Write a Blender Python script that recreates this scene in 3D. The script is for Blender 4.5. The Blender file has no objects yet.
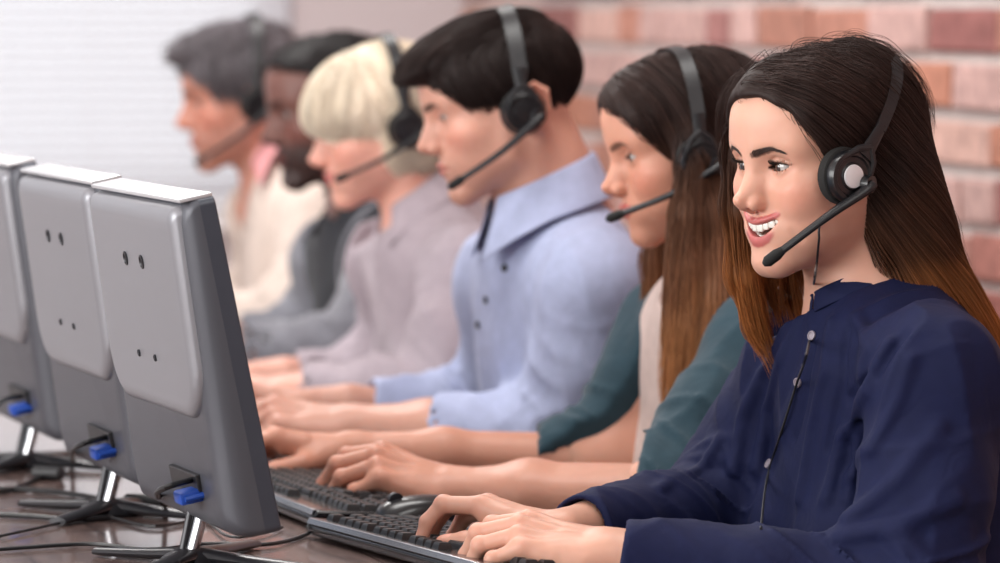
import bpy, math, random
import numpy as np
from mathutils import Vector, Matrix
C = bpy.context.scene.collection
f32 = np.float32
rng = np.random.default_rng(7)

# ------------------------------------------------------------------ camera model (used to lay the room out)
CAM_Z, YAW, FPX, HOR = 1.295, math.radians(15.9), 4500.0, 5.0
FWD = np.array([math.sin(YAW), math.cos(YAW), 0.0]); RGT = np.array([math.cos(YAW), -math.sin(YAW), 0.0])
def W(px, py, d):
    """world point seen near pixel px,py at distance d along the view"""
    p = FWD*d + RGT*((px-500)/FPX*d)
    return np.array([p[0], p[1], CAM_Z-(py-HOR)/FPX*d])

# ------------------------------------------------------------------ object helpers
def tag(o, label=None, cat=None, group=None, kind=None):
    if label: o['label'] = label
    if cat: o['category'] = cat
    if group: o['group'] = group
    if kind: o['kind'] = kind
    return o
def empty(name, loc=(0, 0, 0), rz=0.0):
    o = bpy.data.objects.new(name, None); C.objects.link(o)
    o.location = [float(v) for v in loc]; o.rotation_euler = (0, 0, rz); o.empty_display_size = 0.05
    return o
def mesh_obj(name, v, f, mat=None, parent=None, smooth=True, col=None, mats=None, midx=None):
    v = np.asarray(v, f32).reshape(-1, 3)
    me = bpy.data.meshes.new(name)
    if isinstance(f, np.ndarray) and f.ndim == 2:
        n, k = f.shape
        me.vertices.add(len(v)); me.vertices.foreach_set('co', v.ravel())
        me.loops.add(n*k); me.loops.foreach_set('vertex_index', f.astype(np.int32).ravel())
        me.polygons.add(n); me.polygons.foreach_set('loop_start', np.arange(0, n*k, k, dtype=np.int32))
        me.polygons.foreach_set('loop_total', np.full(n, k, np.int32))
        me.update(calc_edges=True)
    else:
        me.from_pydata(v.tolist(), [], [list(map(int, q)) for q in f]); me.update()
    if smooth: me.polygons.foreach_set('use_smooth', np.ones(len(me.polygons), bool))
    if col is not None:
        a = me.color_attributes.new('col', 'FLOAT_COLOR', 'POINT')
        c = np.ones((len(v), 4), f32); c[:, :3] = col; a.data.foreach_set('color', c.ravel())
    for m in (mats or ([mat] if mat else [])): me.materials.append(m)
    if midx is not None: me.polygons.foreach_set('material_index', np.asarray(midx, np.int32))
    me.validate(clean_customdata=False)
    o = bpy.data.objects.new(name, me); C.objects.link(o)
    if parent is not None: o.parent = parent
    return o
def rel(o, parent):
    """parent a mesh written in world coordinates to an empty without moving it"""
    bpy.context.view_layer.update()
    o.parent = parent; o.matrix_parent_inverse = parent.matrix_world.inverted()
    return o

class MB:
    """collects shapes into one mesh"""
    def __init__(s): s.v = []; s.f = []; s.n = 0
    def add(s, v, f):
        v = np.asarray(v, float).reshape(-1, 3); s.v.append(v)
        s.f += [[i+s.n for i in q] for q in f]; s.n += len(v); return s
    def box(s, c, size, bev=0.0, rot=None):
        c = np.array(c, float); h = np.array(size, float)/2
        if bev <= 0:
            v = np.array([[x, y, z] for x in (-1, 1) for y in (-1, 1) for z in (-1, 1)], float)*h
            f = [(0, 1, 3, 2), (4, 6, 7, 5), (0, 4, 5, 1), (2, 3, 7, 6), (0, 2, 6, 4), (1, 5, 7, 3)]
        else:
            import bmesh
            bm = bmesh.new(); bmesh.ops.create_cube(bm, size=1.0)
            for q in bm.verts: q.co = Vector([q.co[i]*2*h[i] for i in range(3)])
            bmesh.ops.bevel(bm, geom=bm.edges[:], offset=bev, segments=2, profile=0.5, affect='EDGES')
            bm.verts.index_update(); v = np.array([q.co[:] for q in bm.verts]); f = [[w.index for w in q.verts] for q in bm.faces]; bm.free()
        if rot is not None: v = v @ np.array(rot).T
        return s.add(v+c, f)
    def tube(s, pts, r, n=10, cap=True, flat=1.0, upv=None):
        pts = np.asarray(pts, float); m = len(pts)
        r = np.broadcast_to(np.asarray(r, float), (m,))
        t = np.gradient(pts, axis=0); t /= np.linalg.norm(t, axis=1)[:, None]+1e-12
        up = np.array(upv if upv is not None else [0, 0, 1.0], float)
        if upv is None and abs(t[0] @ up) > 0.9: up = np.array([1.0, 0, 0])
        V = []; a = np.linspace(0, 2*np.pi, n, endpoint=False); pu = up
        for i in range(m):
            u = pu-(pu @ t[i])*t[i]; u /= np.linalg.norm(u)+1e-12; w = np.cross(t[i], u)
            if upv is None: pu = u
            V.append(pts[i]+r[i]*(np.cos(a)[:, None]*u*flat+np.sin(a)[:, None]*w))
        f = [(i*n+j, i*n+(j+1) % n, (i+1)*n+(j+1) % n, (i+1)*n+j) for i in range(m-1) for j in range(n)]
        if cap: f += [tuple(range(n))[::-1], tuple((m-1)*n+j for j in range(n))]
        return s.add(np.concatenate(V), f)
    def lathe(s, prof, n=32, M=None):
        """prof: (radius, height) pairs about +Z; M 4x4"""
        a = np.linspace(0, 2*np.pi, n, endpoint=False); V = []
        for r, z in prof: V.append(np.stack([r*np.cos(a), r*np.sin(a), np.full(n, z)], 1))
        v = np.concatenate(V); m = len(prof)
        f = [(i*n+j, i*n+(j+1) % n, (i+1)*n+(j+1) % n, (i+1)*n+j) for i in range(m-1) for j in range(n)]
        if prof[0][0] > 0: f.append(tuple(range(n))[::-1])
        if prof[-1][0] > 0: f.append(tuple((m-1)*n+j for j in range(n)))
        if M is not None: v = v @ np.array(M)[:3, :3].T+np.array(M)[:3, 3]
        return s.add(v, f)
    def prism(s, poly, axis, a, b):
        """poly 2D outline extruded along axis between a and b"""
        n = len(poly); V = []
        for h in (a, b):
            for p in poly:
                q = list(p); q.insert(axis, h); V.append(q)
        f = [(i, (i+1) % n, n+(i+1) % n, n+i) for i in range(n)]+[tuple(range(n))[::-1], tuple(range(n, 2*n))]
        return s.add(V, f)
    def build(s, name, mat, parent=None, smooth=False, bevel=0.0):
        o = mesh_obj(name, np.concatenate(s.v), s.f, mat, parent, smooth)
        if bevel:
            m = o.modifiers.new('bevel', 'BEVEL'); m.width = bevel; m.segments = 3; m.limit_method = 'ANGLE'; m.angle_limit = math.radians(35)
        if smooth or bevel:
            o.data.polygons.foreach_set('use_smooth', np.ones(len(o.data.polygons), bool))
            try: o.data.set_sharp_from_angle(angle=math.radians(42))
            except Exception: pass
        return o

def spline(pts, n=24):
    """Catmull-Rom through pts"""
    p = np.asarray(pts, float); m = len(p)
    if m == 2: return p[0]+(p[1]-p[0])*np.linspace(0, 1, n)[:, None]
    q = np.vstack([2*p[0]-p[1], p, 2*p[-1]-p[-2]]); T = np.linspace(0, m-1-1e-9, n); i = T.astype(int); t = (T-i)[:, None]
    a, b, c, d = q[i], q[i+1], q[i+2], q[i+3]
    return .5*((2*b)+(c-a)*t+(2*a-5*b+4*c-d)*t**2+(3*b-a-3*c+d)*t**3)

# ------------------------------------------------------------------ signed distance modelling
def vlen(a): return np.sqrt(np.einsum('ij,ij->i', a, a))
def s_sph(P, c, r): return vlen(P-np.asarray(c, f32))-f32(r)
def s_ell(P, c, r, R=None):
    q = P-np.asarray(c, f32)
    if R is not None: q = q @ np.asarray(R, f32)
    r = np.asarray(r, f32); k0 = vlen(q/r); k1 = vlen(q/(r*r))
    return k0*(k0-1)/(k1+1e-9)
def s_cone(P, a, b, ra, rb):
    a = np.asarray(a, f32); b = np.asarray(b, f32); d = b-a; l2 = float(d @ d)+1e-12
    t = np.clip(((P-a) @ d)/l2, 0, 1).astype(f32)
    return vlen(P-a-t[:, None]*d)-(f32(ra)+t*f32(rb-ra))
def s_chain(P, pts, rs, k=None):
    d = None
    for i in range(len(pts)-1):
        e = s_cone(P, pts[i], pts[i+1], rs[i], rs[i+1])
        d = e if d is None else (np.minimum(d, e) if k is None else smin(d, e, k))
    return d
def s_box(P, c, h, r=0.0, R=None):
    q = P-np.asarray(c, f32)
    if R is not None: q = q @ np.asarray(R, f32)
    q = np.abs(q)-(np.asarray(h, f32)-f32(r))
    return vlen(np.maximum(q, 0))+np.minimum(q.max(1), 0)-f32(r)
def smin(a, b, k):
    h = np.maximum(k-np.abs(a-b), 0)/k
    return np.minimum(a, b)-h*h*k*f32(.25)
def smax(a, b, k): return -smin(-a, -b, k)
def rotm(ax, deg):
    return np.array(Matrix.Rotation(math.radians(deg), 3, ax))

def _h(i, j, k):
    n = (i*73856093) ^ (j*19349663) ^ (k*83492791)
    n = (n ^ (n >> 13))*1274126177 & 0x7fffffff
    return ((n ^ (n >> 16)) & 0xffff).astype(f32)/32767.5-1
def vnoise(P, s):
    q = P*f32(s)+f32(100); i = np.floor(q).astype(np.int64); t = (q-i).astype(f32); t = t*t*(3-2*t); o = 0
    for a in (0, 1):
        for b in (0, 1):
            for c in (0, 1):
                w = (t[:, 0] if a else 1-t[:, 0])*(t[:, 1] if b else 1-t[:, 1])*(t[:, 2] if c else 1-t[:, 2])
                o = o+w*_h(i[:, 0]+a, i[:, 1]+b, i[:, 2]+c)
    return o

def mesh_sdf(f, lo, hi, h, B=8, proj=2, slack=1.5):
    """sparse surface nets: vertices, quads of the zero set of f in a box"""
    lo = np.asarray(lo, float); hi = np.asarray(hi, float)
    nb = np.maximum(1, np.ceil((hi-lo)/(h*B)).astype(int)); n = nb*B
    bc = np.stack(np.meshgrid(*[np.arange(k) for k in nb], indexing='ij'), -1).reshape(-1, 3)
    cen = (lo+(bc*B+(B-1)/2)*h).astype(f32)
    cv = f(cen)
    V = np.repeat(np.repeat(np.repeat(cv.reshape(nb), B, 0), B, 1), B, 2).astype(f32)
    act = bc[np.abs(cv) < B*h*.87*slack]
    loc = np.stack(np.meshgrid(*[np.arange(B)]*3, indexing='ij'), -1).reshape(-1, 3)
    for s in range(0, len(act), 400):
        a = act[s:s+400]; idx = (a[:, None, :]*B+loc[None]).reshape(-1, 3)
        V[idx[:, 0], idx[:, 1], idx[:, 2]] = f((lo+idx*h).astype(f32))
    I = (V < 0)
    c = np.zeros(tuple(n-1), np.int8)
    for a in (0, 1):
        for b in (0, 1):
            for d in (0, 1): c += I[a:n[0]-1+a, b:n[1]-1+b, d:n[2]-1+d]
    cell = np.argwhere((c > 0) & (c < 8))
    cid = np.full(tuple(n-1), -1, np.int32); cid[cell[:, 0], cell[:, 1], cell[:, 2]] = np.arange(len(cell))
    corner = [(a, b, d) for a in (0, 1) for b in (0, 1) for d in (0, 1)]
    vals = [V[cell[:, 0]+a, cell[:, 1]+b, cell[:, 2]+d] for a, b, d in corner]
    acc = np.zeros((len(cell), 3)); cnt = np.zeros(len(cell))
    for i in range(8):
        for j in range(i+1, 8):
            df = np.array(corner[j])-np.array(corner[i])
            if np.abs(df).sum() != 1: continue
            m = (vals[i] < 0) != (vals[j] < 0)
            t = vals[i]/(vals[i]-vals[j]+1e-20); t = np.clip(t, 0, 1)
            acc += np.where(m[:, None], np.array(corner[i])+t[:, None]*df, 0); cnt += m
    v = lo+(cell+acc/np.maximum(cnt, 1)[:, None])*h
    Q = []
    for ax in range(3):
        o1, o2 = [k for k in range(3) if k != ax]
        sl0 = [slice(None)]*3; sl1 = [slice(None)]*3; sl0[ax] = slice(0, n[ax]-1); sl1[ax] = slice(1, n[ax])
        e = np.argwhere(I[tuple(sl0)] != I[tuple(sl1)])
        ok = (e[:, o1] > 0) & (e[:, o2] > 0) & (e[:, o1] < n[o1]-1) & (e[:, o2] < n[o2]-1); e = e[ok]
        flip = I[e[:, 0], e[:, 1], e[:, 2]]
        def g(d1, d2):
            q = e.copy(); q[:, o1] -= d1; q[:, o2] -= d2
            return cid[q[:, 0], q[:, 1], q[:, 2]]
        q = np.stack([g(1, 1), g(0, 1), g(0, 0), g(1, 0)], 1)
        if ax == 1: flip = ~flip
        q[~flip] = q[~flip][:, ::-1]; Q.append(q[(q >= 0).all(1)])
    Q = np.concatenate(Q)
    for _ in range(proj):
        e = f32(h*.3); vv = v.astype(f32); g = np.zeros((len(v), 3), f32); d0 = f(vv)
        for k in range(3):
            o = np.zeros(3, f32); o[k] = e
            g[:, k] = (f(vv+o)-f(vv-o))/(2*e)
        g2 = np.maximum(np.einsum('ij,ij->i', g, g), .2)
        step = -(d0/g2)[:, None]*g; L = vlen(step)[:, None]; step *= np.minimum(1, .6*h/(L+1e-9)); v = v+step
    return v, Q
def grad(f, P, e=1e-3):
    g = np.zeros((len(P), 3), f32)
    for k in range(3):
        o = np.zeros(3, f32); o[k] = e; g[:, k] = (f(P+o)-f(P-o))/(2*e)
    return g/(vlen(g)[:, None]+1e-9)
# ------------------------------------------------------------------ heads (local frame: x face forward, y to the left, z up, eye line at z=0)
class Head:
    def __init__(s, **k):
        d = dict(male=0, smile=0.0, jaw=1.0, nose=1.0, chin=0.0, brow=0.0, lips=1.0, eye=0.008, ears=True, nasal=0.0, full=0.0,
                 skin=(.78, .50, .40), lip=(.62, .25, .24), browc=(.06, .035, .025), stubble=0.0, stubc=(.25, .18, .15), look=(1, 0, -.1), sc=1.0, neck=(-.045, 0, -.20), neckr=.047, earx=0.0)
        d.update(k); s.__dict__.update(d)
    def zu(s, y):
        a = np.minimum(np.abs(y)/s.mw, 1.3); return s.mz+s.mc*a*a
    def zl(s, y):
        a = np.minimum(np.abs(y)/s.mw, 1.3); return s.mz-s.mo+(s.mc+s.mo)*a*a
    def setup(s):
        s.mw = .0255+.0118*s.smile; s.mz = -.0645+.0060*s.smile; s.mc = -.001+.0165*s.smile; s.mo = .0122*s.smile if s.smile > .5 else .0006
        m = s.male; s.xs = lambda y: .0985-.010*(np.abs(y)/.02)**2*.75
        L = []
        for sy in np.linspace(-1, 1, 13):
            y = sy*s.mw; x = .0985-.0038*s.smile+.001*s.lips-.0175*(abs(sy))**2.2*(.9+.35*s.smile)
            L.append((x, y))
        s.up = [(x-.0020*(1-abs(y/s.mw)), y, float(s.zu(y))+.0036*s.lips*(1-.75*abs(y/s.mw)**2)-(.0006 if abs(y) < .003 else 0)) for x, y in L]
        s.upr = [(.0042-.0030*abs(y/s.mw)**1.5)*s.lips*(1-.40*s.smile) for x, y in L]
        s.lo = [(x-.0045-.002*s.smile*(1-abs(y/s.mw)**2), y, float(s.zl(y))-.0040*s.lips*(1-.8*abs(y/s.mw)**2)) for x, y in L]
        s.lor = [(.0054-.0042*abs(y/s.mw)**1.6)*s.lips*(1-.10*s.smile) for x, y in L]
        return s
    def skull(s, P):
        d = s_ell(P, (-.012, 0, .032), (.094, .0725+.003*s.male, .0725))
        return smin(d, s_ell(P, (.038, 0, .042), (.0575, .062, .054)), .04)
    def f(s, P):
        m = s.male; x, y, z = P[:, 0], P[:, 1], P[:, 2]; A = P.copy(); A[:, 1] = np.abs(y); ay = A[:, 1]
        mn = smin
        d = s_ell(P, (-.012, 0, .032), (.094, .0725+.003*m, .0725))
        d = mn(d, s_ell(P, (.038, 0, .042), (.0575, .062, .054)), .04)
        d = mn(d, s_ell(P, (.034, 0, -.026), (.054, .056+.002*m, .068)), .03)
        jw = .0415+.0095*m+.002*(s.jaw-1)*10
        d = mn(d, s_cone(A, (.008, jw, -.068-.003*m), (.072+.003*m, .010+.004*m, -.0985-.004*m), .013+.003*m, .0135+.002*m), .030)
        d = mn(d, s_cone(A, (.000, .060, -.020), (.008, jw, -.066), .010, .012+.002*m), .025)
        d = mn(d, s_ell(P, (.036, 0, -.072), (.046, .042, .030)), .025)
        d = mn(d, s_ell(P, (.0775+s.chin, 0, -.0985-.003*m), (.0165, .019+.004*m, .0135)), .016)           # chin
        d = mn(d, s_ell(P, (.0665-.0045*s.smile, 0, -.062), (.0290, .034, .027)), .018)                                   # muzzle
        ck = s.smile
        d = mn(d, s_ell(A, (.045, .032, -.056), (.028, .0215, .028)), .025)      # cheek fill
        d = mn(d, s_ell(A, (.020, .046, -.040), (.030, .0150, .030)), .022)
        d = mn(d, s_ell(A, (.050+.003*ck, .041, -.024+.001*ck), (.026+.003*ck, .023+s.full, .020)), .020)    # cheekbones
        if ck > .2: d = mn(d, s_ell(A, (.060, .037, -.037), (.020, .017, .016)), .012)
        d = mn(d, s_cone(A, (.0790+.003*s.brow, .006, .019), (.066, .043, .022), .0125+.001*m, .012), .018)   # brow ridge
        d = smax(d, -s_ell(A, (.1015, .0320, .000), (.0215, .0185, .0135)), .016)                           # socket
        d = smax(d, -s_sph(A, (.112, .018, -.004), .0125), .012)
        # nose
        n = s.nose; tip = .1105+.006*(n-1)*2
        d = mn(d, s_cone(P, (.0865+.002*m, 0, .008), (.0990+.003*s.nasal+.003*m, 0, -.018), .0055+.002*m, .0058+.001*m), .013)
        d = mn(d, s_cone(P, (.0965+.003*s.nasal+.003*m, 0, -.016), (tip, 0, -.0305), .0058+.001*m, .0074+.0012*m), .009)
        d = mn(d, s_cone(A, (.089, .0045, -.018), (.098, .0060, -.034), .0068, .0068), .010)
        al = s_ell(A, (.0985+(tip-.1115)*.5, .0112*(.6+.4*n), -.0365), (.0085, .0050, .0062))
        d = mn(d, al, .0065)
        d = mn(d, s_cone(P, (tip-.003, 0, -.0365), (.0965, 0, -.0440), .0050, .0042), .004)
        d = smax(d, -s_ell(A, (.1025+(tip-.1115)*.6, .0066*(.6+.4*n), -.0440), (.0062, .0026, .0062)), .002)
        # nasolabial crease
        cr = s_chain(A, [(.096, .0185, -.038), (.091, .0290+.003*ck, -.047), (.082, .0385+.004*ck, -.060), (.072, .041+.004*ck, -.074)], [.0004, .0006, .0006, .0002])
        d = d+f32(.0014*(.35+.9*ck))*np.exp(-(np.maximum(cr, 0)/.0042)**2)
        # lids
        ec = (.0700, .0302, 0)
        d = mn(d, s_sph(A, ec, .0140), .005)
        ld = s_sph(A, ec, .0127)
        R = .0262/2; hh = s.eye/2; q = (R*R-hh*hh)/(2*hh)            # vesica half offset
        yy = ay-.0304; zz = z-.0006-.07*yy
        rr = R*R; Rr = math.sqrt(R*R+q*q)
        ves = np.maximum(np.sqrt(yy*yy+(zz+q)**2)-Rr, np.sqrt(yy*yy+(zz-q)**2)-Rr)
        ves = np.maximum(ves, .0752-x)
        d = smax(d, -ves, .0012)
        d = np.maximum(d, -ld)
        # fold above the lid
        fold = s_chain(A, [(.0805, .019, .0085), (.0825, .031, .0110), (.076, .044, .0070)], [.0008]*3)
        d = d+f32(.0009)*np.exp(-(np.maximum(fold, 0)/.0022)**2)
        # mouth
        d = mn(d, s_chain(P, s.up, s.upr), .0035)
        d = mn(d, s_chain(P, s.lo, s.lor), .0035)
        d = d+f32(.0014)*np.exp(-((y/.0032)**2))*np.exp(-(((z-(s.mz+.012))/.006)**2))*(x > .08)
        if s.smile > .5:
            cav = np.maximum(z-s.zu(y), s.zl(y)-z)*f32(.8)
            cav = smax(cav, s_ell(P, (.071, 0, -.066), (.034, s.mw*1.02, .022)), .001)
            d = smax(d, -cav, .0018)
        else:
            g = np.abs(z-s.zu(y))+np.maximum(np.abs(y)-s.mw, 0)*1.0
            d = d+f32(.0030)*np.exp(-(g/.0014)**2)*(x > .07)
        # ears
        if s.ears:
            P0 = P; A0 = A; A = A-np.array([s.earx, 0, 0], f32)
            Re = rotm('Z', 22) @ rotm('Y', -8)
            e = s_ell(A, (-.010, .0755, -.014), (.0185, .0085, .0310), Re)
            c = s_ell(A, (-.004, .0835, -.013), (.0105, .0065, .0185), Re)
            e = smax(e, -c, .005)
            e = mn(e, s_chain(A, [(.006, .072, -.006), (.003, .0815, .010), (-.011, .086, .015), (-.024, .0865, .003), (-.022, .084, -.022), (-.008, .0770, -.038)], [.0028, .0030, .0034, .0034, .0030, .0045], .002), .003)
            e = mn(e, s_ell(A, (.003, .074, -.016), (.005, .005, .008)), .004)
            d = mn(d, e, .006); A = A0
        # neck
        nk = np.array(s.neck); r = s.neckr+.007*m
        k = s_cone(P*np.array([1, 1, 1], f32), (-.028, 0, -.045), tuple(nk), r, r+.004)
        d = mn(d, k, .030)
        d = mn(d, s_cone(A, (-.030, .062, -.050), (nk[0]+.055, .012, nk[2]-.01), .010, .011), .022)     # sternomastoid
        if m: d = mn(d, s_ell(P, (.012, 0, -.150), (.012, .012, .016)), .02)
        return d
    def color(s, P):
        x, y, z = P[:, 0], P[:, 1], P[:, 2]; A = P.copy(); A[:, 1] = np.abs(y); c = np.tile(np.array(s.skin, f32), (len(P), 1))
        def mix(m, col, a=1.0):
            nonlocal c; m = np.clip(m*a, 0, 1)[:, None]; c = c*(1-m)+np.array(col, f32)*m
        sk = np.array(s.skin)
        mix(np.exp(-(vlen((A-np.array([.070, .046, -.030], f32))/np.array([.03, .022, .018], f32)))**2), sk*[1.04, .80, .78], .75)
        mix(np.exp(-(vlen((A-np.array([.110, .004, -.038], f32))/np.array([.02, .014, .012], f32)))**2), sk*[1.02, .82, .80], .5)
        mix(np.exp(-(vlen((A-np.array([.082, .032, .002], f32))/np.array([.012, .02, .010], f32)))**2), sk*[.80, .68, .66], .6)
        if s.ears: mix(np.exp(-(vlen((A-np.array([-.01+s.earx, .085, -.012], f32))/np.array([.03, .014, .035], f32)))**2), sk*[1.02, .75, .7], .6)
        n = vnoise(P, 160)*.5+vnoise(P, 60)*.5; c = c*(1+.035*n[:, None])
        if s.stubble:
            m = np.clip((-.035-z+ .35*(.05-x)*(x < .05)+.3*(x-.085)*(x > .085))/.02, 0, 1)*np.clip((x+.005)/.02, 0, 1)*np.clip((z+.135)/.02, 0, 1)
            mix(m, s.stubc, s.stubble)
        # lips
        for pts, rs in ((s.up, s.upr), (s.lo, s.lor)):
            d = s_chain(P, pts, rs); mix(np.clip((.0012+.0010*s.smile-d)/.0010, 0, 1), s.lip, .9)
        if s.smile > .5:
            ins = np.minimum(np.minimum(s.zu(y)-z, z-s.zl(y))/.001, (.089-np.abs(y)*.3-x)/.002)
            mix(np.clip(ins, 0, 1)*(np.abs(y) < s.mw), (.10, .025, .025))
        # lash line
        R = .0262/2; hh = s.eye/2; q = (R*R-hh*hh)/(2*hh); Rr = math.sqrt(R*R+q*q); yy = A[:, 1]-.0304; zz = z-.0006-.07*yy
        up = np.abs(np.sqrt(yy*yy+(zz+q)**2)-Rr)*(zz > -.001)+(zz <= -.001)*1; lo = np.abs(np.sqrt(yy*yy+(zz-q)**2)-Rr)*(zz < 0)+(zz >= 0)*1
        inn = (np.abs(yy) < .0134)*(x > .068)
        mix(np.exp(-(up/.0013)**2)*inn, np.array(s.browc)*.35, 1.0); mix(np.exp(-(lo/.0007)**2)*inn, np.array(s.browc)*1.5, .45)
        # under-painting of brows
        A2 = A.copy(); A2[:, 0] = 0
        bp = [(0, .0100, .0140+.001*s.male), (0, .022, .0180), (0, .034, .0205), (0, .0440, .0165)]
        b = s_chain(A2, bp, [.0030+.001*s.male, .0036+.0006*s.male, .0028, .0008])+vnoise(P*np.array([1, 1, 3], f32), 500)*.0007
        mix(np.clip((.0006-b)/.0012, 0, 1)*(x > .05), s.browc, .85)
        return np.clip(c, 0, 1)

def frame(a_deg, pitch=0.0, roll=0.0):
    """rotation local->world: a_deg = turn from the picture's left towards the camera; pitch>0 looks down; roll>0 tips the near ear down"""
    a = math.radians(a_deg); L = -RGT; Cc = -FWD
    fw = math.cos(a)*L+math.sin(a)*Cc; lf = np.cross([0, 0, 1.0], fw)
    R = np.stack([fw, lf, [0, 0, 1.0]], 1)
    return R @ rotm('Y', pitch) @ rotm('X', -roll)
# ------------------------------------------------------------------ hands (local: x wrist->fingers, y thumb side, z back of the hand)
class Hand:
    """wrist position, rotation matrix, finger bends in degrees (knuckle, middle, tip) for index..little"""
    def __init__(s, wrist, R, elbow, side=1, sc=1.0, bends=None, spread=(6, 1, -4, -10), thumb=(35, 12, 10), fr=(.026, .043), skin=(.78, .50, .40), fat=1.0):
        s.o = np.array(wrist, float); s.R = np.array(R, float) @ np.diag([1, side, 1]); s.sc = sc; s.skin = skin; s.elbow = np.array(elbow, float); s.fr = fr
        bends = bends or [(28, 42, 25), (32, 44, 25), (34, 44, 25), (32, 40, 22)]
        base = [(.087, .0270, .002), (.091, .0075, .004), (.086, -.0120, .002), (.076, -.0295, -.002)]
        ln = [(.042, .025, .020), (.046, .029, .021), (.042, .027, .021), (.033, .020, .018)]
        rr = [(.0098, .0088, .0078, .0066), (.0100, .0090, .0080, .0067), (.0095, .0085, .0075, .0064), (.0085, .0074, .0066, .0057)]
        s.ch = []; s.tip = []
        for b, l, r, bd, sp in zip(base, ln, rr, bends, spread):
            p = np.array(b, float); pts = [p-[.030, 0, .002], p]; a = 0; cs, sn = math.cos(math.radians(sp)), math.sin(math.radians(sp))
            for L, t in zip(l, bd):
                a += math.radians(t); d = np.array([math.cos(a)*cs, math.cos(a)*sn, -math.sin(a)]); p = p+d*L; pts.append(p)
            up = np.array([math.sin(a)*cs, math.sin(a)*sn, math.cos(a)])
            s.ch.append((pts, [r[0]*.9*fat]+[q*fat for q in r])); s.tip.append((pts[-1]-d*.004+up*r[3]*.9, d, up, r[3]))
        t0, t1, t2 = [math.radians(t) for t in thumb]
        p = np.array([.020, .022, -.010]); pts = [p]
        d = np.array([math.cos(t0), math.sin(t0), -.38]); d /= np.linalg.norm(d); p = p+d*.044; pts.append(p)
        d = np.array([math.cos(t0-t1), math.sin(t0-t1), -.36]); d /= np.linalg.norm(d); p = p+d*.032; pts.append(p)
        d = np.array([math.cos(t0-t1-t2), math.sin(t0-t1-t2), -.30]); d /= np.linalg.norm(d); p = p+d*.026; pts.append(p)
        s.ch.append((pts, [.015, .0118, .0102, .0082])); s.tip.append((p-d*.003+np.array([0, .5, .85])*.0075, d, np.array([0, .5, .85]), .008))
    def loc(s, P): return ((P-s.o.astype(f32)) @ s.R.astype(f32)/f32(s.sc)).astype(f32)
    def f(s, P):
        Q = s.loc(P)
        d = s_box(Q, (.047, -.001, -.005), (.044, .036, .0125), .0122)
        d = smin(d, s_ell(Q, (.030, .022, -.012), (.034, .017, .014)), .012)
        d = smin(d, s_ell(Q, (.035, -.024, -.012), (.036, .014, .014)), .012)
        d = smin(d, s_cone(Q, (-.004, .010, -.001), (.04, .012, -.003), .0180, .0145), .014)
        d = smin(d, s_cone(Q, (-.004, -.010, -.001), (.04, -.012, -.003), .0180, .0140), .014)
        fs = [s_chain(Q, p, r, .004) for p, r in s.ch]
        for (p, r) in s.ch[:4]: fs.append(s_sph(Q, np.array(p[1])+[0, 0, .0012], r[1]*1.02)); fs.append(s_sph(Q, np.array(p[2])+[0, 0, .0004], r[2]*1.06))
        g = None
        for e in fs[:4]: g = e if g is None else smin(g, e, .0022)
        for e in fs[5:]: g = smin(g, e, .003)
        d = smin(d, g, .008); d = smin(d, fs[4], .009)
        for i in range(4):                        # tendons
            p = s.ch[i][0]; d = smin(d, s_cone(Q, (.02, p[0][1]*.35, .0085), np.array(p[1])+[-.008, 0, .0055], .0020, .0036), .006)
        for (c, dd, up, r) in s.tip:
            w = Q-np.array(c, f32); k = vlen(w/np.array([1, 1, 1], f32)); d = d-f32(.0005)*np.exp(-(k/.0045)**4)
        d = d*f32(s.sc)
        # forearm, oval
        e = s.elbow; w = s.o; ax = e-w; L = np.linalg.norm(ax); yv = s.R[:, 1]
        a = [w+yv*.008*k for k in (1, -1)]; b = [e+yv*.28*s.fr[1]*k for k in (1, -1)]
        mid = .35
        for k in (0, 1):
            m = a[k]+(b[k]-a[k])*mid+(yv*.004*(1 if k == 0 else -1))
            fa = smin(s_cone(P, a[k], m, s.fr[0]*.70, s.fr[1]*.80), s_cone(P, m, b[k], s.fr[1]*.80, s.fr[1]), .02)
            d = smin(d, fa, .014)
        return d
    def color(s, P):
        Q = s.loc(P); c = np.tile(np.array(s.skin, f32)*f32(.88), (len(P), 1))
        def mix(m, col):
            nonlocal c; m = np.clip(m, 0, 1)[:, None]; c = c*(1-m)+np.array(col, f32)*m
        sk = np.array(s.skin)
        for pts, r in s.ch:
            for k in (1, 2, 3): mix(.45*np.exp(-(vlen(Q-np.array(pts[k], f32))/.011)**2), sk*[1.02, .80, .76])
            mix(.55*np.exp(-(vlen(Q-np.array(pts[-1], f32))/.010)**2), sk*[1.04, .74, .70])
        for (cc, dd, up, r) in s.tip:
            w = Q-np.array(cc, f32); al = w @ np.array(dd, f32); h = w @ np.array(up, f32); sd = np.sqrt(np.maximum(vlen(w)**2-al**2-h**2, 0))
            m = (np.abs(al+.001)/.0062)**2.5+(sd/.0050)**2.5; mix(np.clip((1-m)*4, 0, 1)*np.clip((h+.0022)/.001, 0, 1)*.9, np.clip(sk*[1.12, 1.06, 1.12], 0, 1))
        return c*(1+.03*vnoise(P, 150)[:, None])
def hand_R(fwd, up):
    x = np.array(fwd, float); x /= np.linalg.norm(x); z = np.array(up, float); z -= (z @ x)*x; z /= np.linalg.norm(z)
    return np.stack([x, np.cross(z, x), z], 1)
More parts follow.
